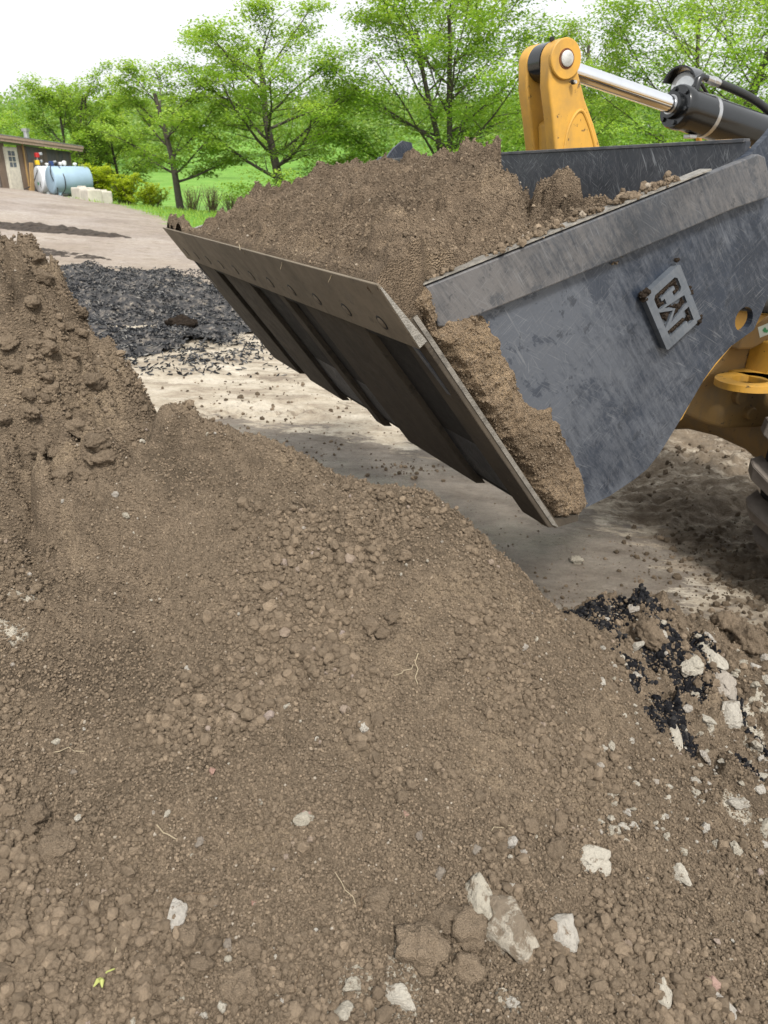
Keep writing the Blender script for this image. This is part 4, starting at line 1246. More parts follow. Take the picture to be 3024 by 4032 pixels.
# lift arms, front frame, axle, steering ring
ARM = [(2.46, 1.10), (2.50, 1.07), (2.545, 1.10), (2.59, 1.187), (2.628, 1.25), (2.693, 1.323), (2.772, 1.401), (2.98, 1.53), (3.35, 1.66), (3.8, 1.85), (4.4, 2.0), (4.5, 2.2), (3.9, 2.13), (3.2, 1.95), (2.75, 1.74), (2.45, 1.55), (2.42, 1.3), (2.44, 1.12)]
for q0, q1 in ((0.50, 0.58), (2.37, 2.45)):
    prism(ARM, q0, q1).build('lift_arm', M['yellow'], loader, bevel=0.006)
prism([(2.64, 2.12), (2.70, 2.205), (2.78, 2.20), (2.95, 2.10), (3.1, 1.95), (2.9, 1.85)], 0.62, 0.72).build('arm_gusset', M['yellow'], loader, bevel=0.008)
MB().tube([L(2.62, 0.45, 1.62), L(3.25, 0.44, 1.53), L(3.7, 0.44, 1.47)], 0.055, 18).build('lift_cylinder', M['black_paint'], loader, True)
MB().lathe([(0, 0.03), (0.75, 0.03)], L(2.37, 0.50, 1.565), (0, 1, 0), 16).build('bucket_pin', M['zinc'], loader, True)
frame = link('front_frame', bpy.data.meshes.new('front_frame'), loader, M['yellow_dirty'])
FRB = [(2.99, 0.99), (3.05, 0.94), (3.20, 0.875), (3.345, 0.826), (3.6, 0.80), (4.6, 0.78), (4.6, 1.5), (3.75, 1.5), (3.62, 1.30), (3.40, 1.30), (3.27, 1.275), (3.24, 1.20), (3.18, 1.16), (3.02, 1.12)]
tmp = prism(FRB, 0.95, 2.0).build('front_frame', M['yellow_dirty'], None)
frame.data = tmp.data; bpy.data.objects.remove(tmp)
b2 = frame.modifiers.new('bevel', 'BEVEL'); b2.width = 0.02; b2.segments = 3; b2.limit_method = 'ANGLE'
prism([(3.26, 1.27), (3.30, 1.40), (3.46, 1.43), (4.2, 1.62), (4.2, 1.50), (3.5, 1.31), (3.36, 1.265)], 0.88, 1.00).build('frame_flange', M['yellow_dirty'], frame, bevel=0.012)
prism([(3.40, 1.05), (3.43, 1.30), (3.5, 1.31), (3.52, 1.05)], 0.80, 0.95).build('frame_web', M['yellow'], frame, bevel=0.008)
for (r_, z_, rr) in ((3.40, 1.005, 0.042), (3.50, 0.90, 0.036)):
    MB().lathe([(0, rr), (0.03, rr), (0.038, rr*0.8)], L(r_, 0.951, z_), (0, -1, 0), 22).build('frame_boss', M['yellow_dirty'], frame, True)
rg = MB()
th_ = np.linspace(0, 2*np.pi, 33)[:-1]
V = []
for zz_ in (1.118, 1.15):
    for rad in (0.165, 0.085):
        for a in th_: V.append(L(3.24+rad*1.05*math.cos(a), 0.76+rad*math.sin(a)*0.95, zz_))
n_ = 32; F = []
for i in range(n_):
    j = (i+1) % n_
    F += [(i, j, n_+j, n_+i), (2*n_+i, 3*n_+i, 3*n_+j, 2*n_+j), (i, 2*n_+i, 2*n_+j, j), (n_+i, n_+j, 3*n_+j, 3*n_+i)]
rg.add(V, F).build('tie_down_ring', M['yellow'], frame, True)
prism([(3.3, 1.118), (3.6, 1.118), (3.6, 1.15), (3.3, 1.15)], 0.66, 0.95).build('ring_plate', M['yellow'], frame, bevel=0.003)
dec = MB().add([L(3.37, 0.879, 1.375), L(3.48, 0.879, 1.40), L(3.51, 0.879, 1.345), L(3.40, 0.879, 1.32)], [(0, 1, 2, 3)])
dec.build('decal', M['decal'], frame)
MB().add([L(3.405, 0.8775, 1.358), L(3.42, 0.8775, 1.374), L(3.44, 0.8775, 1.355), L(3.455, 0.8775, 1.37), L(3.445, 0.8775, 1.342), L(3.42, 0.8775, 1.346)], [(0, 1, 2, 3, 4, 5)]).build('decal_mark', M['green_ink'], frame)
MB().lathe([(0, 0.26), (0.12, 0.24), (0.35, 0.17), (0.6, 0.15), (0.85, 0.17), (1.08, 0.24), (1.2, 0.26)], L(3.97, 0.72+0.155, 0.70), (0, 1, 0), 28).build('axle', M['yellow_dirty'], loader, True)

# front wheels
RW = 0.70
wheel = empty('wheel', L(3.97, 0.42, RW)); wheel.parent = loader
hw = 0.29
prof = [(-hw+0.02, 0.36), (-hw, 0.45), (-hw, 0.56), (-hw+0.03, 0.61), (-0.15, 0.63), (0, 0.635), (0.15, 0.63), (hw-0.03, 0.61), (hw, 0.56), (hw, 0.45), (hw-0.02, 0.36)]
MB().lathe(prof, (0, 0, 0), (0, 1, 0), 64).build('tyre', M['rubber'], wheel, True)
MB().lathe([(-hw+0.03, 0.0), (-hw+0.03, 0.365), (-hw+0.05, 0.37), (-hw+0.1, 0.30), (hw-0.1, 0.30), (hw-0.05, 0.37), (hw-0.03, 0.365), (hw-0.03, 0.0)], (0, 0, 0), (0, 1, 0), 40).build('rim', M['yellow'], wheel, True)
def lug_mesh(s):
    """One tread bar from the shoulder to past the middle, wider at the shoulder, raked."""
    V = []
    for (y_, sk, hw_, r_out) in ((hw*1.02, -0.055, 0.040, 0.675), (hw*0.80, -0.035, 0.042, 0.722), (hw*0.35, 0.015, 0.038, 0.733), (-hw*0.12, 0.06, 0.030, 0.735)):
        for r_, k_ in ((0.59 if y_ > hw*0.9 else 0.62, 1.25), (r_out, 0.86)):
            for sg in (-1, 1):
                ang = (sk+sg*hw_*k_)/0.7
                V.append((r_*math.cos(ang), s*y_, r_*math.sin(ang)))
    F = []
    for i in range(3):
        a = i*4; b_ = a+4
        F += [(a, b_, b_+2, a+2), (a+1, a+3, b_+3, b_+1), (a+2, b_+2, b_+3, a+3), (a, a+1, b_+1, b_)]
    F += [(0, 2, 3, 1), (12, 13, 15, 14)]
    me_ = bpy.data.meshes.new('lug'); me_.from_pydata(V, [], F)
    bm = bmesh.new(); bm.from_mesh(me_); bmesh.ops.recalc_face_normals(bm, faces=bm.faces)
    bmesh.ops.bevel(bm, geom=list(bm.edges), offset=0.004, segments=2, affect='EDGES')
    bm.to_mesh(me_); bm.free(); me_.materials.append(M['rubber_dusty'])
    return me_
lugs = (lug_mesh(1), lug_mesh(-1))
NL = 19
for k in range(NL):
    for s_ in (0, 1):
        o = bpy.data.objects.new('lug', lugs[s_]); COL.objects.link(o); o.parent = wheel
        o.rotation_euler = (0, (k+0.5*s_)*2*math.pi/NL+0.10, 0)
# ------------------------------------------------------------------ the load in the bucket
qs = np.concatenate([np.arange(0.062, 0.9, 0.0056), np.arange(0.9, 2.865, 0.0085)])
rs = np.concatenate([np.arange(0.8625, 0.90, 0.004), np.arange(0.90, 1.75, 0.0058), np.arange(1.75, 2.17, 0.012)])
Q, R_ = np.meshgrid(qs, rs)
PR = np.array([(0.862, -0.243), (0.872, -0.222), (0.90, -0.197), (0.95, -0.170), (1.05, -0.13), (1.2, -0.065), (1.4, 0.0), (1.58, 0.036), (1.70, 0.052), (1.80, 0.02), (1.9, -0.05), (2.0, -0.2), (2.17, -0.4)])
lipz = sstep(0.87, 1.1, R_)
wob = 0.05*fbm(Q*2.2, R_*0.5, 3, 120)*lipz
Zl = np.interp(R_+wob, PR[:, 0], PR[:, 1])
far = np.interp(Q+0.06*fbm(Q*3, R_*3, 3, 122), [0, 2.08, 2.2, 2.3, 2.4, 2.5, 2.62, 2.9], [0, 0, 0.05, 0.13, 0.24, 0.33, 0.40, 0.44])
lipk = sstep(1.12, 0.95, R_)
Zl = Zl-far*(1-sstep(1.0, 0.90, R_))-sstep(1.9, 2.3, Q)*sstep(0.865, 0.92, R_)*0.05
Zl = Zl-sstep(2.3, 2.6, Q)*sstep(0.93, 1.0, R_)*sstep(1.3, 1.1, R_)*0.05
# near end: slope down to the side plate, and a broken cliff behind
edge_z = -0.27+0.295*(R_-1.018)
qn = Q+0.03*fbm(R_*6, Q*6, 4, 124)
near_lim = edge_z-0.01+np.interp(qn, [0.03, 0.09, 0.2, 0.32, 0.42, 0.5, 0.62], [0.0, 0.02, 0.10, 0.22, 0.30, 0.36, 0.6])
wl = sstep(0.98, 1.12, R_)
Zl = Zl*(1-wl)+np.minimum(Zl, near_lim)*wl
rc = 1.485+0.58*np.maximum(0, Q-0.42)-0.3*np.maximum(0, 0.42-Q)
cl = sstep(0.0, 0.05, (R_-rc)-0.03*fbm(Q*9, R_*7, 4, 126))*sstep(1.5, 1.2, Q)
low = np.minimum(edge_z-0.005+0.03*np.clip(0.2-Q, 0, 1)-0.16*sstep(1.66, 1.95, R_)*sstep(0.1, 0.3, Q)-0.25*sstep(0.6, 0.9, Q), -0.11)+0.03*fbm(Q*10, R_*10, 4, 128)
Zl = Zl*(1-cl)+np.minimum(Zl, low)*cl
# rim of crumbs on top of the side plate edge
# a standing lump and a crack
Zl = np.maximum(Zl, low+0.15*np.sqrt(np.clip(1-(np.hypot((Q-0.42)/0.10, (R_-1.72)/0.075)+0.3*fbm(Q*18, R_*18, 3, 130))**2, 0, 1))-9*(R_ < 1.6))
crack = np.abs(R_-1.50-0.03*np.sin(Q*14)-0.02*fbm(Q*12, R_*4, 3, 131))
Zl = Zl-0.06*np.clip(1-crack/0.012, 0, 1)*(Q > 0.24)*(Q < 0.75)
amp = sstep(0.864, 0.93, R_)
peaks = 0.035*np.maximum(0, fbm(Q*4.2, R_*4.2, 4, 132))
gr_, gq_ = np.gradient(Zl, rs, qs)
amp = amp/(1+(np.maximum(0, np.hypot(gr_, gq_)-0.5)/0.6)**2)
Zl = Zl+amp*(0.005+peaks+0.030*fbm(Q*9, R_*9, 4, 134, 0.6)+0.050*domes(Q+0.03*fbm(Q*12, R_*12, 3, 133), R_+0.03*fbm(Q*12+4, R_*12, 3, 133), 0.13, 143, 0.6)+0.022*domes(Q+0.012*fbm(Q*30, R_*30, 2, 133), R_, 0.07, 145, 0.5)+0.018*domes(Q, R_+0.006*fbm(Q*40, R_*40, 2, 133), 0.045, 144, 0.5)-0.040*np.abs(fbm(Q*9, R_*7, 5, 136, 0.55))-0.03*np.abs(fbm(Q*7, R_*6, 3, 135))+0.008*np.abs(fbm(Q*46, R_*40, 3, 137))+0.010*domes(Q, R_, 0.03, 138, 0.2)+0.006*domes(Q, R_, 0.013, 140, 0.5))
Q = Q-0.055*sstep(1.05, 0.98, R_)*sstep(0.25, 0.062, Q)
for (q_, r_, h_, w_) in ((2.80, 0.905, 0.055, 0.06), (2.70, 0.91, 0.03, 0.06), (2.52, 0.93, 0.045, 0.10), (2.12, 1.70, 0.05, 0.07), (0.72, 1.62, 0.035, 0.12), (1.02, 1.68, 0.03, 0.1), (2.42, 1.30, 0.05, 0.07)):
    Zl = Zl+lump(Q, R_, q_, r_, w_, w_, h_, 141)
# soil does not pass through the floor
floor_z = np.interp(R_, [p[0] for p in wo], [p[1] for p in wo])
fl_top = np.interp(R_, [0.8635, 1.0125, 1.06, 1.26, 1.48, 1.56, 1.75, 1.92, 2.05, 2.17], [-0.246, -0.405, -0.43, -0.70, -0.985, -1.03, -1.0, -0.9, -0.72, -0.4])
Zl = np.maximum(Zl, fl_top-0.006)
Zl[:, 0] = np.where(R_[:, 0] < 1.2, np.minimum(Zl[:, 0]-0.02, fl_top[:, 0]-0.004), Zl[:, 0]-0.10); Zl[:, -1] = np.maximum(Zl[:, -1]-0.12, fl_top[:, -1]-0.006)
P3 = np.stack([BV[0]*R_+WV[0]*(W0+Q), BV[1]*R_+WV[1]*(W0+Q), Zl+Z0], -1)
load = link('soil_load', np_mesh('soil_load', P3.reshape(-1, 3), grid_faces(*Q.shape)[:, ::-1], True), None, M['load'])
tag(load, 'heaped damp brown soil piled in the loader bucket', 'soil load')
# crumbs on the load
n_ = 70000
qq = RNG.uniform(0.05, 2.84, n_); rr = RNG.uniform(0.866, 1.75, n_)
iq = np.clip(np.searchsorted(qs, qq)-1, 0, len(qs)-2); ir = np.clip(np.searchsorted(rs, rr)-1, 0, len(rs)-2)
zl = Zl[ir, iq]+Z0; sz = 0.0015*(4.0)**(RNG.random(n_)**2.8)
scatter('load_crumbs', np.stack([BV[0]*rr+WV[0]*(W0+qq), BV[1]*rr+WV[1]*(W0+qq), zl+sz*0.45], -1), sz[:, None]*RNG.uniform(0.7, 1.3, (n_, 3)), RNG.uniform(0, 6.28, (n_, 3)), M['crumb'], load, 5, 0, 0.3, 1.0, 5)
# crumbs lying along the rim of the near side plate
n_ = 800
rr = 1.0+1.0*RNG.random(n_)**0.8; qq = RNG.normal(0.062, 0.016, n_); sz = 0.003*(4.0)**(RNG.random(n_)**1.6)
dens = RNG.random(n_) < np.interp(rr, [1.0, 1.5, 1.9, 2.0], [0.5, 0.8, 0.6, 0.0])*sstep(-0.35, 0.3, fbm(rr*9, rr*0, 3, 190))
rr, qq, sz = rr[dens], qq[dens], sz[dens]
scatter('rim_crumbs', np.stack([BV[0]*rr+WV[0]*(W0+qq), BV[1]*rr+WV[1]*(W0+qq), Z0-0.262+0.292*(rr-1.0)+0.004+sz*RNG.uniform(0.2, 1.8, len(sz))], -1),
        sz[:, None]*RNG.uniform(0.7, 1.3, (len(sz), 3)), RNG.uniform(0, 6.28, (len(sz), 3)), M['crumb'], load, 5, 1, 0.3, 1.0, 6)
# roots hanging over the lip
for (q_, L_, dq, cur) in ((1.62, 0.05, 0.05, 0.3), (1.36, 0.10, -0.10, 0.12), (1.27, 0.035, 0.01, 0.8), (0.78, 0.045, 0.025, 0.9), (0.30, 0.055, 0.045, 0.6)):
    p = [Wd(0.872-0.25*L_*t_, q_+dq*t_, Z0-0.238+0.006*math.sin(t_*5+q_)-L_*cur*t_*t_) for t_ in (-0.4, 0.0, 0.3, 0.6, 0.85, 1.0)]
    MB().tube(p, [0.0026, 0.0026, 0.0024, 0.002, 0.0016, 0.001], 6).build('root', M['straw'], load, True)

# ------------------------------------------------------------------ the yard: stone, mulch, dark windrows, debris
gpt = lambda u, v: None
def ground_hit(u, v):
    d = ray(u, v); s = np.arange(1.5, 70, 0.02)
    P = d[None]*s[:, None]+np.array([0, 0, CAM_Z]); z = terrain(P[:, 0], P[:, 1])
    b_ = P[:, 2] < z
    return P[int(np.argmax(b_))] if b_.any() else P[-1]

p = ground_hit(2272, 2215); a = pxsize(p, 60)
p[2] = float(ground_h(np.array(p[0]), np.array(p[1])))
tag(put('stone', STONES[5], p, (a, a*0.8, a*0.72), None, (0.2, 0.3, 0.8), 0.05, False), 'lone grey-brown stone on the smooth wet ground under the bucket', 'stone')
# broken slab at the right edge of the rubble
p = ground_hit(2990, 2560)
slab = MB(); 
SV = [(-0.11, -0.02, 0), (0.14, -0.03, 0), (0.19, 0.02, 0.12), (0.14, 0.03, 0.25), (-0.01, 0.02, 0.24), (-0.09, 0.0, 0.11)]
V = [(x_, y_-0.05, z_) for x_, y_, z_ in SV]+[(x_*0.95+0.01, y_+0.05, z_*0.97) for x_, y_, z_ in SV]
slab.add(V, [(0, 1, 2, 3, 4, 5), (11, 10, 9, 8, 7, 6)]+[(i, (i+1) % 6, 6+(i+1) % 6, 6+i) for i in range(6)])
slab_o = slab.build('concrete_chunk', M['stone'], None, bevel=0.006)
slab_o.location = (p[0]+0.10, p[1]-0.12, float(ground_h(np.array(p[0]), np.array(p[1])))+0.06); slab_o.rotation_euler = (-0.5, 0.15, -0.35)
slab_o.data.materials[0] = mat_plain('chunk_concrete', (0.55, 0.5, 0.42), 0.9, 0, 0.25, 20, 0.6)
tag(slab_o, 'broken pale concrete slab standing on edge at the right border of the rubble', 'concrete chunk')

# crumbs fallen on the yard
n_ = 1500
cx, cy, cr = [], [], []
for (u, v, sx_, sy_, k, r0, r1) in ((1150, 1830, 160, 60, 130, 0.006, 0.022), (1620, 1850, 90, 18, 70, 0.008, 0.03), (1450, 1950, 60, 20, 40, 0.006, 0.02), (1950, 2250, 300, 120, 320, 0.003, 0.012),
                              (2150, 2400, 120, 50, 260, 0.004, 0.02), (2750, 2200, 180, 90, 420, 0.005, 0.03), (2900, 2350, 120, 60, 300, 0.005, 0.03), (1500, 1550, 300, 60, 60, 0.01, 0.035),
                              (900, 1600, 120, 50, 60, 0.012, 0.045), (1100, 1560, 350, 80, 240, 0.005, 0.03), (1350, 1720, 300, 60, 160, 0.004, 0.02), (1900, 2080, 250, 70, 200, 0.003, 0.012), (2500, 1850, 250, 90, 200, 0.005, 0.025), (2750, 1770, 140, 40, 120, 0.01, 0.04)):
    for _ in range(k):
        p = ground_hit(u+random.gauss(0, sx_), min(2520, max(1480, v+random.gauss(0, sy_))))
        cx.append(p[0]); cy.append(p[1]); cr.append(0.7*r0*(r1/r0)**(random.random()**2.8))
cx, cy, cr = np.array(cx), np.array(cy), np.array(cr)
tag(scatter('dirt_crumbs', np.stack([cx, cy, ground_h(cx, cy)+cr*0.3], -1), cr[:, None]*RNG.uniform(0.7, 1.3, (len(cr), 3)), RNG.uniform(0, 6.28, (len(cr), 3)), M['yard_crumb'], None, 5, 1, 0.3, 0.8, 8),
    'dark crumbs of soil strewn over the yard under the bucket', 'soil crumbs')

# black mulch spread on the yard
MP = [(-9.5, 16.8), (-6.5, 17.8), (-3.2, 16.2), (-1.5, 13.6), (-0.9, 11.8), (-2.0, 10.6), (-2.9, 9.4), (-4.2, 9.0), (-5.4, 9.9), (-7.5, 12.0)]
mx = np.arange(-10, -0.4, 0.06); my = np.arange(8.6, 18.2, 0.06)
X, Y = np.meshgrid(mx, my)
sdp = poly_sd(X+0.4*fbm(X*0.9, Y*0.9, 4, 150), Y+0.35*fbm(X*0.9+5, Y*0.9, 4, 152), MP)
hgt = -0.03+np.clip(sdp, -0.05, 0.8)*0.11+np.where(sdp > 0, 0.22*np.maximum(0, fbm(X*0.8, Y*0.8, 3, 154))+0.05*fbm(X*4, Y*4, 4, 156), 0)
hgt = hgt+0.24*np.exp(-(((X+4.9)/1.3)**2+((Y-13.0)/0.9)**2))+0.13*np.exp(-(((X+3.0)/0.8)**2+((Y-10.5)/0.45)**2))-0.10*np.exp(-(((X+4.0)/0.9)**2+((Y-11.5)/0.5)**2))
Zm = terrain(X, Y)+hgt
Fm = grid_faces(*X.shape); okf = ((sdp-0.45*np.maximum(0, fbm(X*1.7, Y*1.7, 4, 159))).ravel()[Fm] > 0.10).all(1)
mul_t = NT('mulch_bed'); v_ = mul_t.coord('Object', (1, 1, 1))
mc = mul_t.ramp(mul_t.noise(v_, 9, 6, 0.75), [(0.3, (0.014, 0.014, 0.015)), (0.46, (0.042, 0.042, 0.044)), (0.56, (0.11, 0.10, 0.092)), (0.66, (0.32, 0.275, 0.215))])
M['mulch_bed'] = mul_t.done(mc, 0.7, 0, 0.4, mul_t.bump(mul_t.noise(v_, 22, 5, 0.75), 0.05, 0.9))
mulch = link('mulch_pile', np_mesh('mulch_pile', np.stack([X, Y, Zm], -1).reshape(-1, 3), Fm[okf], True), None, M['mulch_bed'])
tag(mulch, 'low spread pile of black mulch on the pale yard behind the bucket', 'mulch pile')
n_ = 90000
cx = RNG.uniform(-10, -0.4, n_); cy = RNG.uniform(8.6, 18, n_)
sdc = poly_sd(cx+0.4*fbm(cx*0.9, cy*0.9, 4, 150), cy+0.35*fbm(cx*0.9+5, cy*0.9, 4, 152), MP)
thin = sstep(-0.15, 0.25, fbm(cx*1.3, cy*1.3, 4, 158))
k = RNG.random(n_) < np.where(sdc > 0, 0.85, 0.8*np.exp(sdc*1.7))*(0.3+0.7*thin)
cx, cy, sdc = cx[k], cy[k], sdc[k]
ii = np.clip(((cx+10)/0.06).astype(int), 0, X.shape[1]-1); jj = np.clip(((cy-8.6)/0.06).astype(int), 0, X.shape[0]-1)
cz = np.where(sdc > 0, Zm[jj, ii], ground_h(cx, cy))+0.012
S = np.stack([RNG.uniform(0.02, 0.055, len(cx)), RNG.uniform(0.006, 0.014, len(cx)), RNG.uniform(0.004, 0.010, len(cx))], -1)
Rr = np.stack([RNG.uniform(0, 6.28, len(cx)), RNG.normal(0, 0.45, len(cx)), RNG.uniform(0, 6.28, len(cx))], -1)
scatter('mulch_chips', np.stack([cx, cy, cz], -1), S, Rr, M['mulch'], mulch, 4, 0, 0.15, 1.0, 9)
p = ground_hit(720, 1300); a = pxsize(p, 110)
cl_o = put('clod', CLODS[3], (p[0], p[1], p[2]+0.05), (a, a*0.8, a*0.6), None, (0, 0, 0.4), 0.3, False)
cl_o.material_slots[0].link = 'OBJECT'; cl_o.material_slots[0].material = M['mud']
tag(cl_o, 'dark rounded clod lying in the black mulch', 'clod')

# dark windrows of soil further off
def windrow(name, pts_px, width, height, seed, lab):
    P = [ground_hit(u, v) for u, v in pts_px]
    n = 120; ts = np.linspace(0, len(P)-1, n)
    C = np.array([[np.interp(t_, range(len(P)), [q[k_] for q in P]) for k_ in range(2)] for t_ in ts])
    T = np.gradient(C, axis=0); T /= np.linalg.norm(T, axis=1)[:, None]
    Nn = np.stack([-T[:, 1], T[:, 0]], 1)
    cross = np.linspace(-1, 1, 17)
    env = np.sin(np.linspace(0.12, math.pi-0.02, n))**0.6
    X = C[:, None, 0]+Nn[:, None, 0]*cross[None]*width*env[:, None]*(1+0.4*perlin(ts*2.1, ts*0+seed)[:, None])
    Y = C[:, None, 1]+Nn[:, None, 1]*cross[None]*width*env[:, None]
    Z = terrain(X, Y)-0.02+height*env[:, None]*np.clip(1-cross[None]**2, 0, 1)*(0.75+0.5*fbm(X*1.4, Y*1.4, 4, seed))+0.035*fbm(X*5, Y*5, 3, seed+1)*(np.abs(cross[None]) < 0.95)
    o = link(name, np_mesh(name, np.stack([X, Y, Z], -1).reshape(-1, 3), grid_faces(*X.shape), True), None, M['mud2'])
    tag(o, lab, 'dirt ridge')
M['mud2'] = mat_plain('dark_soil', (0.055, 0.043, 0.034), 0.95, 0, 0.8, 7, 0.9)
windrow('dirt_ridge', [(-120, 872), (60, 893), (280, 912), (520, 938)], 0.75, 0.15, 160, 'long dark soil ridge across the yard below the shed')
windrow('dirt_ridge', [(40, 972), (150, 990), (260, 1003), (440, 1024)], 0.5, 0.07, 164, 'second low dark soil streak nearer than the long ridge')
windrow('dirt_ridge', [(140, 1068), (220, 1075), (300, 1090)], 0.4, 0.06, 168, 'short dark soil streak along the far edge of the mulch')

# ------------------------------------------------------------------ shed, tanks, blocks
def tz(x_, y_): return float(terrain(np.array(float(x_)), np.array(float(y_))))
def wood(name, col, col2):
    t = NT(name); v = t.coord('Object', (6, 6, 0.7))
    oi = t.n('ShaderNodeObjectInfo')
    c = t.mix(oi.outputs['Random'], col, col2)
    c = t.mix(0.7, c, t.ramp(t.noise(v, 5, 6, 0.7), [(0.3, 0.5), (0.55, 1.0), (0.8, 1.3)]), 'MULTIPLY')
    return t.done(c, 0.85, 0, 0.3, t.bump(t.noise(v, 18, 4, 0.7), 0.01, 0.4))
M['plank'] = wood('weathered_plank', (0.13, 0.125, 0.125), (0.22, 0.155, 0.105))
M['fascia'] = wood('roof_board', (0.32, 0.24, 0.18), (0.40, 0.29, 0.21))
M['new_plank'] = wood('new_plank', (0.48, 0.29, 0.11), (0.46, 0.30, 0.13))
M['door'] = mat_plain('door_paint', (0.62, 0.58, 0.48), 0.6)
M['pane'] = mat_plain('window_pane', (0.12, 0.14, 0.16), 0.1)
M['metal_roof'] = mat_plain('metal_roof', (0.28, 0.28, 0.29), 0.5, 0.5)
M['concrete'] = mat_plain('concrete', (0.58, 0.54, 0.46), 0.9, 0, 0.22, 3, 0.5)
M['tank'] = mat_plain('tank_paint', (0.30, 0.42, 0.52), 0.55, 0, 0.12, 2)
M['tank_white'] = mat_plain('white_tank_paint', (0.66, 0.70, 0.74), 0.5, 0, 0.1, 2)
M['white'] = mat_plain('white_plastic', (0.75, 0.75, 0.73), 0.5)
M['red'] = mat_plain('red_paint', (0.45, 0.03, 0.03), 0.4)
M['pump_yellow'] = mat_plain('pump_yellow', (0.75, 0.5, 0.03), 0.4)
M['blue'] = mat_plain('blue_paint', (0.03, 0.06, 0.18), 0.4)

A_sh = at_y(14, 757, 38.6); B_sh = at_y(302, 776, 43.6)
sh_d = np.array([B_sh[0]-A_sh[0], B_sh[1]-A_sh[1]]); sh_len = float(np.hypot(*sh_d)); sh_a = math.atan2(sh_d[1], sh_d[0])
zb = A_sh[2]
shed = empty('shed', (A_sh[0], A_sh[1], zb), sh_a)
tag(shed, 'weathered plank shed with a sloping roof and white door at the far left', 'shed')
HL, HR = 2.10, 1.86       # wall height at the door end and at the far end
DEP = 2.6
npl = 17
door_x0, door_x1 = 0.42, 1.32
k = 0; x_ = 0.0
rw = random.Random(4)
while x_ < sh_len-0.02:
    w_ = min(rw.uniform(0.22, 0.36), sh_len-x_)
    h_ = HL+(HR-HL)*(x_+w_/2)/sh_len
    mid = x_+w_/2
    if not (door_x0-0.02 < mid < door_x1+0.02):
        MB().box((mid, 0.0+rw.uniform(-0.012, 0.012), h_/2-0.2), (w_-0.012, 0.03, h_+0.4)).build('plank', M['plank'], shed)
    x_ += w_
MB().box((sh_len/2, 0.06+DEP/2, 0.75), (sh_len-0.06, DEP, 1.9)).build('inner_wall', M['plank'], shed)
for kx in range(8):
    MB().box((-0.02, 0.2+kx*0.32, HL/2-0.2), (0.03, 0.30, HL+0.4)).build('plank', M['plank'], shed)
MB().box(((door_x0+door_x1)/2, -0.01, 0.93), (door_x1-door_x0, 0.05, 2.0)).build('door_frame', M['door'], shed)
dr = MB().box(((door_x0+door_x1)/2, -0.045, 0.93), (door_x1-door_x0-0.2, 0.03, 1.9)).build('door', M['door'], shed)
for i in range(2):
    for j in range(3):
        MB().box(((door_x0+door_x1)/2-0.12+0.24*i, -0.065, 1.18+0.24*j), (0.19, 0.012, 0.20)).build('pane', M['pane'], dr)
sl = math.atan2(HR-HL, sh_len)
Mr = Matrix.Rotation(-sl, 3, 'Y')
for dz_, th2, nm, mt in ((0.30, 0.03, 'roof', 'metal_roof'),):
    MB().box((sh_len/2, DEP/2-0.05, (HL+HR)/2+dz_), (sh_len+1.1, DEP+0.8, th2), Mr).build(nm, M[mt], shed)
MB().box((sh_len/2, -0.42, (HL+HR)/2+0.22), (sh_len+1.12, 0.04, 0.12), Mr).build('fascia', M['fascia'], shed)
MB().box((sh_len/2, -0.39, (HL+HR)/2+0.10), (sh_len+1.0, 0.04, 0.13), Mr).build('fascia', M['fascia'], shed)
MB().box((-0.56, DEP/2-0.05, HL+0.17+0.03), (0.04, DEP+0.8, 0.25)).build('fascia', M['fascia'], shed)
MB().box((1.72, -0.05, HL*0.5), (0.07, 0.05, HL)).build('corner_batten', M['new_plank'], shed)
MB().lathe([(0, 0.16), (0.05, 0.16), (0.05, 0.12), (0.42, 0.12), (0.43, 0.19), (0.55, 0.2), (0.56, 0.05)], (2.9, 0.6, (HL+HR)/2+0.28), (0, 0, 1), 20).build('vent_pipe', M['galv'], shed, True)

bdz = at_y(137, 772, 39.4)
pl = MB().box((0, 0, 0.72), (0.24, 0.04, 1.45), Matrix.Rotation(0.14, 3, 'X')).build('leaning_plank', M['new_plank'])
pl.location = (bdz[0], bdz[1], bdz[2]); pl.rotation_euler = (0, 0, sh_a)
tag(pl, 'fresh yellow plank leaning on the shed wall beside the tanks', 'plank')

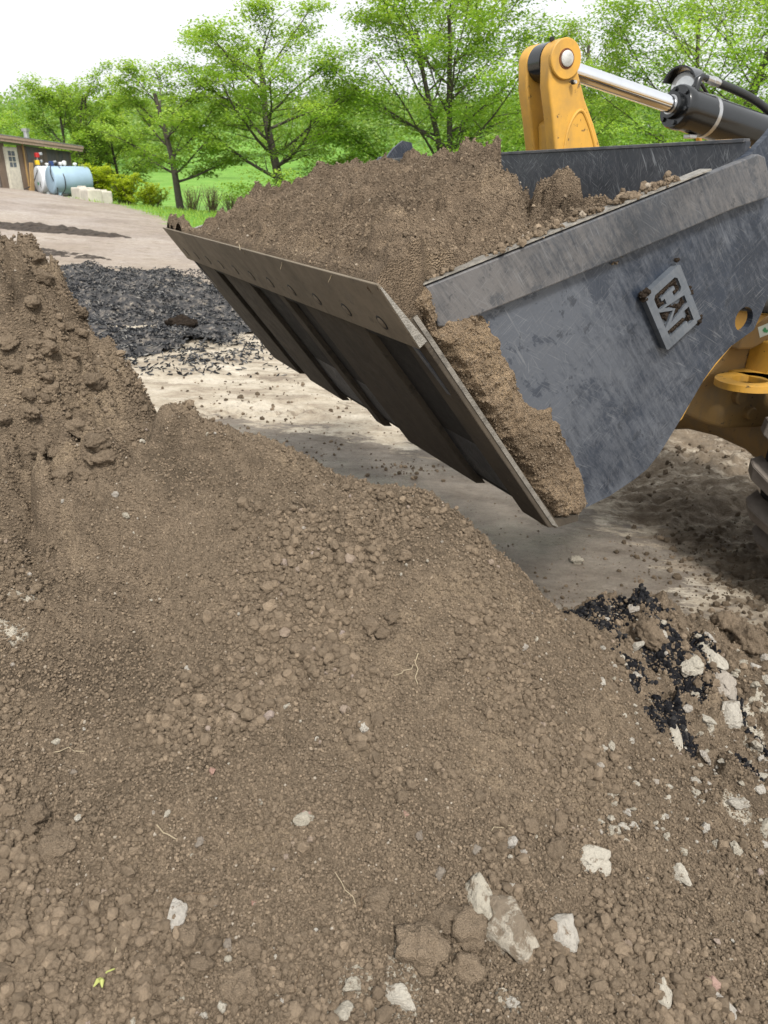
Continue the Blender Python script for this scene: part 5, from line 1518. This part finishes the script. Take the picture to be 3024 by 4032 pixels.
TA = math.radians(43)      # heading of the tank axis
def tank(c, col, lab, kit):
    t = empty('fuel_tank', c, TA)
    tag(t, lab, 'fuel tank', 'fuel tanks beside the shed')
    R2, LN = 0.60, 1.85
    MB().lathe([(0, 0.0), (0.0, 0.02), (0.004, R2*0.85), (0.03, R2*0.97), (0.06, R2), (LN-0.06, R2), (LN-0.03, R2*0.97), (LN, R2*0.85), (LN+0.004, 0.02)], (0, 0, R2+0.12), (1, 0, 0), 48).build('shell', M[col], t, True)
    for x_ in (0.28, LN-0.28):
        for y_ in (-0.28, 0.28):
            MB().box((x_, y_, 0.11), (0.14, 0.12, 0.26)).build('leg', M[col], t)
    for y_ in (-0.30, 0.30):
        MB().box((LN/2, y_, -0.04), (LN+0.5, 0.16, 0.09)).build('skid', M['concrete'], t)
    top = R2*2+0.12
    for (x_, ty, mt, h_) in kit:
        if ty == 'cap':
            MB().lathe([(-0.03, 0.05), (0.06, 0.05), (0.06, 0.09), (h_, 0.10), (h_+0.03, 0.05)], (x_, 0, top), (0, 0, 1), 14).build('cap', M[mt], t, True)
        else:
            MB().tube([(x_, 0, top-0.03), (x_, 0, top+h_)], 0.04, 10).build('riser', M['galv'], t)
            MB().box((x_, 0, top+h_), (0.17, 0.20, 0.20)).build('pump', M[mt], t, bevel=0.02)
            MB().lathe([(0, 0.06), (0.14, 0.06)], (x_+0.10, -0.02, top+h_+0.05), (1, 0, 0.2), 12).build('motor', M['galv'], t)
    return t, top
pA = at_y(206, 775, 38.9)
t1, top = tank((pA[0], pA[1], pA[2]), 'tank', 'pale blue-grey cylindrical fuel tank nearer the yard', [(0.18, 'pump', 'blue', 0.10), (0.42, 'cap', 'dark_iron', 0.12), (0.62, 'cap', 'white', 0.14), (0.80, 'cap', 'white', 0.2), (1.30, 'cap', 'white', 0.12), (1.66, 'cap', 'galv', 0.05)])
def hose(par, pts_): MB().tube(arc3(pts_), 0.022, 8).build('hose', M['hose'], par, True)
def arc3(P, n=8):
    c = [np.array(p_, float) for p_ in P]; out = []
    for i in range(len(c)-1):
        p0, p1, p2, p3 = c[max(i-1, 0)], c[i], c[i+1], c[min(i+2, len(c)-1)]
        for t_ in np.linspace(0, 1, n+1)[:-1]:
            out.append(0.5*((2*p1)+(-p0+p2)*t_+(2*p0-5*p1+4*p2-p3)*t_*t_+(-p0+3*p1-3*p2+p3)*t_**3))
    out.append(c[-1]); return out
hose(t1, [(0.12, -0.08, top+0.1), (0.0, -0.3, top-0.1), (-0.06, -0.42, 0.9), (0.10, -0.5, 0.4), (0.02, -0.55, 0.1), (-0.12, -0.45, 0.03)])
hose(t1, [(0.42, -0.1, top+0.15), (0.44, -0.4, top-0.2), (0.46, -0.63, 0.8), (0.42, -0.62, 0.35), (0.2, -0.55, 0.06)])
for y_ in (-0.3, 0.3):
    MB().box((-0.25, y_, 0.02), (0.5, 0.05, 0.08)).build('foot_rail', M['white'], t1)
off = Vector((math.cos(TA+math.pi/2), math.sin(TA+math.pi/2), 0))*1.32
t2, top = tank((pA[0]+off.x-0.05, pA[1]+off.y, pA[2]+0.02), 'tank_white', 'white end of the fuel tank tucked behind the blue-grey one', [(0.10, 'pump', 'pump_yellow', 0.14), (0.14, 'pump', 'red', 0.46), (0.55, 'cap', 'white', 0.1)])
hose(t2, [(0.2, -0.05, top+0.35), (0.22, -0.2, top-0.2), (0.0, -0.25, 0.6), (0.06, -0.3, 0.2)])
hose(t2, [(0.05, -0.1, top-0.05), (-0.10, -0.2, 0.95), (-0.35, -0.15, 0.5), (-0.7, 0.0, 0.3)])
MB().box((-0.006, 0.0, 0.55), (0.004, 0.16, 0.12)).build('label_plate', M['green_ink'], t2)
MB().box((-0.25, -0.3, 0.02), (0.5, 0.05, 0.08)).build('foot_rail', M['white'], t2)

def block(u, v, y, rz, sx_, lab):
    p = at_y(u, v, y)
    o = MB().box((0, 0, 0.30), (sx_, 0.62, 0.66)).build('concrete_block', M['concrete'], None, bevel=0.05, seg=2)
    MB().box((0, 0, 0.65), (sx_*0.5, 0.2, 0.08)).build('lifting_ridge', M['concrete'], o, bevel=0.02)
    o.location = (p[0], p[1], tz(p[0], p[1])); o.location.z = p[2]; o.rotation_euler = (0, 0, rz)
    tag(o, lab, 'concrete block', 'concrete blocks beside the fuel tanks')
block(330, 797, 37.6, math.radians(-52), 1.25, 'concrete block closest to the fuel tank, left of the row')
block(365, 806, 36.6, math.radians(-52), 1.0, 'middle concrete block of the row beside the tanks')
block(412, 812, 37.4, math.radians(20), 0.75, 'small end concrete block farthest right in the grass')

# ------------------------------------------------------------------ trees, shrubs, woods
def leaf_mat(name, a, b_, c):
    t = NT(name)
    col = t.ramp(t.attr('var'), [(0.0, a), (0.5, b_), (1.0, c)])
    t.done(col, 0.55, 0, 0.3)
    tr = t.n('ShaderNodeBsdfTranslucent'); t.l(t.mix(1.0, col, (1.25, 1.2, 0.6), 'MULTIPLY'), tr.inputs['Color'])
    mx_ = t.n('ShaderNodeMixShader'); mx_.inputs[0].default_value = 0.5
    t.l(t.p.outputs[0], mx_.inputs[1]); t.l(tr.outputs[0], mx_.inputs[2]); t.l(mx_.outputs[0], t.out.inputs['Surface'])
    return t.m
M['leaf'] = leaf_mat('spring_leaf', (0.18, 0.31, 0.045), (0.29, 0.46, 0.075), (0.44, 0.58, 0.13))
M['leaf_yellow'] = leaf_mat('yellow_leaf', (0.24, 0.33, 0.02), (0.40, 0.50, 0.03), (0.55, 0.62, 0.06))
M['leaf_willow'] = leaf_mat('willow_leaf', (0.16, 0.24, 0.05), (0.24, 0.33, 0.08), (0.34, 0.42, 0.13))
M['leaf_far'] = leaf_mat('wood_leaf', (0.10, 0.19, 0.04), (0.19, 0.31, 0.075), (0.33, 0.42, 0.15))
M['bark'] = mat_plain('bark', (0.095, 0.08, 0.068), 0.9, 0, 0.4, 12, 0.6)
M['twig'] = mat_plain('twig', (0.16, 0.12, 0.08), 0.9)


def leaves_mesh(name, P, size, rng, flat=0.35, var_bias=None, mat='leaf'):
    n = len(P)
    s = size*rng.uniform(0.65, 1.25, n)
    s = np.broadcast_to(s, (n,))
    yaw = rng.uniform(0, 2*np.pi, n); tx = rng.normal(0, flat, n)+rng.choice([0, 0.6], n); ty = rng.normal(0, flat, n)
    ax = np.stack([np.cos(yaw), np.sin(yaw), -np.sin(tx)*0.9], -1); bx = np.stack([-np.sin(yaw), np.cos(yaw), np.sin(ty)], -1)
    a = ax*s[:, None]; b_ = bx*s[:, None]*0.42
    V = np.stack([P-a*0.5, P+b_-a*0.05, P+a*0.55, P-b_-a*0.05], 1).reshape(-1, 3)
    F = np.arange(n*4).reshape(n, 4)
    var = np.clip(rng.normal(0.5, 0.13, n)+(0 if var_bias is None else var_bias), 0, 1)
    return np_mesh(name, V, F, False, {'var': np.repeat(var, 4)})


def tubes_mesh(name, segs, nmax=7):
    V, F = [], []
    for (p0, p1, r0, r1) in segs:
        d = p1-p0; ln = np.linalg.norm(d)
        if ln < 1e-6: continue
        d = d/ln; k = 6 if r0 > 0.03 else 3
        u_ = np.cross(d, [0.3, 0.5, 0.81]); u_ /= np.linalg.norm(u_); w_ = np.cross(d, u_)
        n0 = len(V)
        for p, r_ in ((p0-d*r0*0.3, r0), (p1+d*r1*0.3, r1)):
            for j in range(k):
                a = 2*math.pi*j/k; V.append(p+(u_*math.cos(a)+w_*math.sin(a))*r_)
        for j in range(k):
            j2 = (j+1) % k; F.append((n0+j, n0+j2, n0+k+j2, n0+k+j))
    return np_mesh(name, np.array(V), np.array(F), True)


def branch(rng, p, d, L_, r, n, up, wig, segs):
    out = [(p, d, r)]
    st = L_/n
    for i in range(n):
        d = d+np.array([0, 0, up])+rng.normal(0, wig, 3); d /= np.linalg.norm(d)
        p2 = p+d*st; r2 = r*(1-0.8/n)
        segs.append((p, p2, r, r2)); p = p2; r = r2; out.append((p, d, r))
    return out


def make_tree(name, label, base, H, R, trunk_r, seed, stems=1, fb=0.28, n_limb=13, nleaf=44000, leaf=0.10, mat='leaf', lean=(0, 0), top_flat=0.55, spread=0.8, group='trees along the far edge of the yard', droop=0.0, lsp=0.24):
    rng = np.random.default_rng(seed)
    segs = []; tips = []
    base = np.array(base, float)
    for s_ in range(stems):
        a0 = rng.uniform(0, 6.28)
        d = np.array([lean[0]+(0.30*math.cos(a0+s_*2.4) if stems > 1 else 0), lean[1]+(0.30*math.sin(a0+s_*2.4) if stems > 1 else 0), 1.0]); d /= np.linalg.norm(d)
        Ht = H*0.86*rng.uniform(0.9, 1.0)
        tr = branch(rng, base+np.array([0, 0, -0.2]), d, Ht, trunk_r/(stems**0.5), 14, 0.02, 0.035, segs)
        nl = max(6, int(n_limb/stems**0.6))
        for k in range(nl):
            f = fb+(0.97-fb)*((k+rng.uniform(0, 0.7))/nl)
            i = min(13, int(f*14)); p, dd, rr_ = tr[i]
            az = a0+k*2.399+rng.normal(0, 0.25)
            prof = math.sin(math.pi*min(1, max(0.04, (f-fb*0.5)/(1.12-fb*0.5)))**0.75)
            Lr = R*(0.55+0.55*prof)*rng.uniform(0.8, 1.1)*(1-0.35*max(0, f-0.8)/0.2)
            el = rng.uniform(0.12, 0.45)+spread*max(0, f-0.35)
            d2 = np.array([math.cos(az)*math.cos(el), math.sin(az)*math.cos(el), math.sin(el)])
            lim = branch(rng, p, d2, Lr, max(0.014, rr_*0.42), 7, 0.035-droop*0.06, 0.07, segs)
            for j in range(1, 8):
                for _ in range(2 if j > 2 else 1):
                    pj, dj, rj = lim[j]
                    az2 = az+rng.choice([-1, 1])*rng.uniform(0.4, 1.2); el2 = el*0.5+rng.normal(0.12, 0.2)-droop*0.6
                    d3 = np.array([math.cos(az2)*math.cos(el2), math.sin(az2)*math.cos(el2), math.sin(el2)])
                    L2 = R*rng.uniform(0.22, 0.42)*(1.15-0.08*j)
                    sb = branch(rng, pj, d3, L2, max(0.008, rj*0.5), 4, 0.01-droop*0.1, 0.09, segs)
                    for q in range(1, 5):
                        pq, dq, rq = sb[q]
                        d4 = dq+rng.normal(0, 0.5, 3)*np.array([1, 1, 0.45]); d4 /= np.linalg.norm(d4)
                        L3 = R*rng.uniform(0.08, 0.17)
                        segs.append((pq, pq+d4*L3, max(0.004, rq*0.5), 0.003))
                        tips.append((pq+d4*L3*0.4, pq+d4*L3*1.1))
    ta = np.array([t_[0] for t_ in tips]); tb = np.array([t_[1] for t_ in tips])
    pick = rng.integers(0, len(tips), nleaf); f = rng.random(nleaf)[:, None]
    # some sprays carry more leaves than others, some none
    wgt = np.clip(rng.gamma(1.6, 1.0, len(tips)), 0.05, None); wgt /= wgt.sum()
    pick = rng.choice(len(tips), nleaf, p=wgt)
    sp = R/3.2*lsp
    P = ta[pick]*(1-f)+tb[pick]*f+np.clip(rng.normal(0, 1, (nleaf, 3)), -1.7, 1.7)*np.array([sp, sp, sp*(0.36+droop)])
    P[:, 2] -= droop*0.3*rng.random(nleaf)
    zt = np.percentile(P[:, 2], 99.5)-base[2]; ctr = np.median(P[:, :2], axis=0); rx = np.percentile(np.abs(P[:, 0]-base[0]), 97)
    fit_s = np.array([min(1.5, R/rx), min(1.5, R/rx), H/zt])
    P = base+(P-base)*fit_s
    segs = [(base+(a_-base)*fit_s, base+(b2_-base)*fit_s, r0_, r1_) for a_, b2_, r0_, r1_ in segs]
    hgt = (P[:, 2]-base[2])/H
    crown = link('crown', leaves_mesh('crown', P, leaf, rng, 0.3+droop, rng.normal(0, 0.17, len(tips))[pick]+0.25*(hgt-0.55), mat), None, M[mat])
    root = tubes_mesh(name, segs)
    o = link('trunk', root, None, M['bark'])
    e = empty(name, tuple(base)); tag(e, label, 'tree', group)
    for ch in (crown, o):
        ch.data.transform(Matrix.Translation(-Vector(base))); ch.parent = e
    return e


def tree_at(name, label, u, y, vtop, Rpx, seed, **kw):
    d = ray(u, 700); x_ = d[0]/d[1]*y; zb_ = tz(x_, y)
    top = at_y(u, vtop, y)[2]; s = y/ray(u, 500)[1]
    return make_tree(name, label, (x_, y, zb_), top-zb_, Rpx*s/3028, seed=seed, **kw)


tree_at('maple_tree', 'thin-trunked small tree standing in the grass bank left of the bucket', 700, 34.5, 245, 235, 11, trunk_r=0.17, fb=0.27, n_limb=13, nleaf=16000, leaf=0.105, lean=(-0.10, 0))
tree_at('maple_tree', 'tall airy tree rising just behind the left end of the soil load', 1118, 35.5, 5, 330, 23, trunk_r=0.24, fb=0.20, n_limb=17, nleaf=38000, leaf=0.105, lean=(-0.05, 0))
tree_at('maple_tree', 'big bushy tree behind the middle of the soil load, cut off by the top', 1790, 35.0, -190, 470, 37, trunk_r=0.26, stems=2, fb=0.16, n_limb=22, nleaf=60000, leaf=0.115)
tree_at('maple_tree', 'spreading many-stemmed tree behind the cylinder at the right edge', 2760, 35.0, -230, 500, 41, trunk_r=0.26, stems=3, fb=0.14, n_limb=24, nleaf=56000, leaf=0.115)
tree_at('maple_tree', 'round many-stemmed tree directly behind the shed', 262, 49.0, 268, 225, 53, trunk_r=0.22, stems=3, fb=0.2, n_limb=20, nleaf=22000, leaf=0.13)
tree_at('maple_tree', 'lower tree between the shed tree and the thin-trunked one', 480, 52.0, 395, 190, 59, trunk_r=0.18, stems=2, fb=0.15, n_limb=16, nleaf=20000, leaf=0.14)
tree_at('maple_tree', 'low tree at the left border behind the shed', 20, 54.0, 395, 210, 61, trunk_r=0.18, stems=2, fb=0.12, n_limb=16, nleaf=18000, leaf=0.14)
tree_at('willow_tree', 'pale yellowish tree far behind the lever pin', 2260, 62.0, 110, 220, 67, trunk_r=0.3, stems=2, fb=0.2, n_limb=18, nleaf=22000, leaf=0.15, mat='leaf_willow', droop=0.5)
tree_at('maple_tree', 'smaller dense tree filling the gap behind the lever', 2330, 44.0, 250, 260, 71, trunk_r=0.2, stems=2, fb=0.12, n_limb=16, nleaf=20000, leaf=0.13)


def shrub(name, label, u, vbase, vtop, y, wpx, n, mat, leaf, seed, twigs=26, group='shrubs along the grass bank'):
    rng = np.random.default_rng(seed)
    b0 = at_y(u, vbase, y); t0 = at_y(u, vtop, y); s = y/ray(u, vbase)[1]
    Hh = t0[2]-b0[2]; Wd_ = wpx*s/3028
    segs = []; tips = []
    for k in range(twigs):
        az = rng.uniform(0, 6.28); sp = rng.random()**0.7
        d = np.array([math.cos(az)*sp*Wd_/Hh*0.9, math.sin(az)*sp*Wd_/Hh*0.9, 1]); d /= np.linalg.norm(d)
        br = branch(rng, np.array([0, 0, -0.1])+rng.normal(0, 0.1, 3)*np.array([1, 1, 0]), d, Hh*rng.uniform(0.75, 1.05), 0.02, 6, 0.0, 0.12, segs)
        for j in range(2, 7):
            pj, dj, rj = br[j]
            d4 = dj+rng.normal(0, 0.6, 3); d4 /= np.linalg.norm(d4)
            segs.append((pj, pj+d4*Hh*0.16, 0.006, 0.003)); tips.append(pj+d4*Hh*0.12)
    e = empty(name, tuple(b0)); tag(e, label, 'shrub', group)
    link('stems', tubes_mesh('stems', segs), e, M['twig'])
    if n:
        tips = np.array(tips); pk = rng.integers(0, len(tips), n)
        P = tips[pk]+rng.normal(0, 1, (n, 3))*np.array([0.16, 0.16, 0.10])*Wd_*0.55
        link('foliage', leaves_mesh('foliage', P, leaf, rng, 0.4, 0.3*(P[:, 2]/Hh-0.6), mat), e, M[mat])
    return e


shrub('yellow_shrub', 'wide yellow-green shrub right beside the fuel tank', 405, 812, 655, 40.5, 85, 7000, 'leaf_yellow', 0.085, 81)
shrub('yellow_shrub', 'yellow-green shrub second from the fuel tank', 500, 815, 690, 40.0, 62, 4500, 'leaf_yellow', 0.085, 82)
shrub('yellow_shrub', 'small yellow-green shrub nearest the thin tree trunk', 602, 824, 722, 39.0, 52, 3000, 'leaf_yellow', 0.08, 83)
shrub('twiggy_shrub', 'nearly bare twiggy shrub just right of the thin tree trunk', 760, 842, 735, 41.5, 48, 700, 'leaf_willow', 0.06, 84, 40)
shrub('twiggy_shrub', 'bare twiggy shrub in front of the pond', 835, 848, 725, 42.5, 55, 500, 'leaf_willow', 0.06, 85, 44)
shrub('twiggy_shrub', 'bare twiggy shrub by the pond nearest the bucket', 915, 845, 750, 42.5, 45, 400, 'leaf_willow', 0.06, 86, 40)

# tussocks of grass along the bank
n_ = 24000
gx_ = RNG.uniform(-16.5, 1.0, n_); gy_ = RNG.uniform(26, 44, n_)
sdg_ = poly_sd(gx_, gy_, GRASS_EDGE)
k = (sdg_ > RNG.uniform(-0.3, 0.5, n_)) & (RNG.random(n_) < 0.8)
gx_, gy_ = gx_[k], gy_[k]; gz_ = ground_h(gx_, gy_)
h_ = RNG.uniform(0.05, 0.16, len(gx_)); wv = RNG.uniform(0.012, 0.03, len(gx_)); an = RNG.uniform(0, 3.14, len(gx_)); lx_ = RNG.normal(0, 0.05, (2, len(gx_)))
V = np.stack([np.stack([gx_-wv*np.cos(an), gy_-wv*np.sin(an), gz_-0.02], -1), np.stack([gx_+wv*np.cos(an), gy_+wv*np.sin(an), gz_-0.02], -1), np.stack([gx_+lx_[0], gy_+lx_[1], gz_+h_], -1)], 1).reshape(-1, 3)
gm_ = np_mesh('grass', V, np.arange(len(V)).reshape(-1, 3), False, {'var': np.repeat(RNG.random(len(gx_)), 3)})
tag(link('grass', gm_, None, M['leaf']), 'short bright green grass on the bank at the yard edge', 'grass', None, 'stuff')

# the wooded hillside
rng = np.random.default_rng(91)
P = []; SG = []
for k in range(1000):
    y_ = 95+rng.random()**0.8*330; x_ = rng.uniform(-0.62, 0.62)*y_*1.05
    if y_ < 135 and rng.random() < 0.72: continue
    z_ = tz(x_, y_); h_ = rng.uniform(7, 13); r_ = rng.uniform(2.4, 4.6)
    m_ = 170
    q = rng.normal(0, 1, (m_, 3)); q /= np.linalg.norm(q, axis=1)[:, None]; q *= (0.55+0.5*rng.random((m_, 1)))
    P.append(np.array([x_, y_, z_+h_*0.58])+q*np.array([r_, r_, h_*0.45]))
P = np.vstack(P)
wm = leaves_mesh('hillside_woods', P, 0.22+0.0024*P[:, 1], rng, 0.7, np.repeat(rng.normal(0, 0.18, len(P)//170), 170), 'leaf_far')
tag(link('hillside_woods', wm, None, M['leaf_far']), 'spring woods covering the hillside behind the yard', 'woods', None, 'stuff')
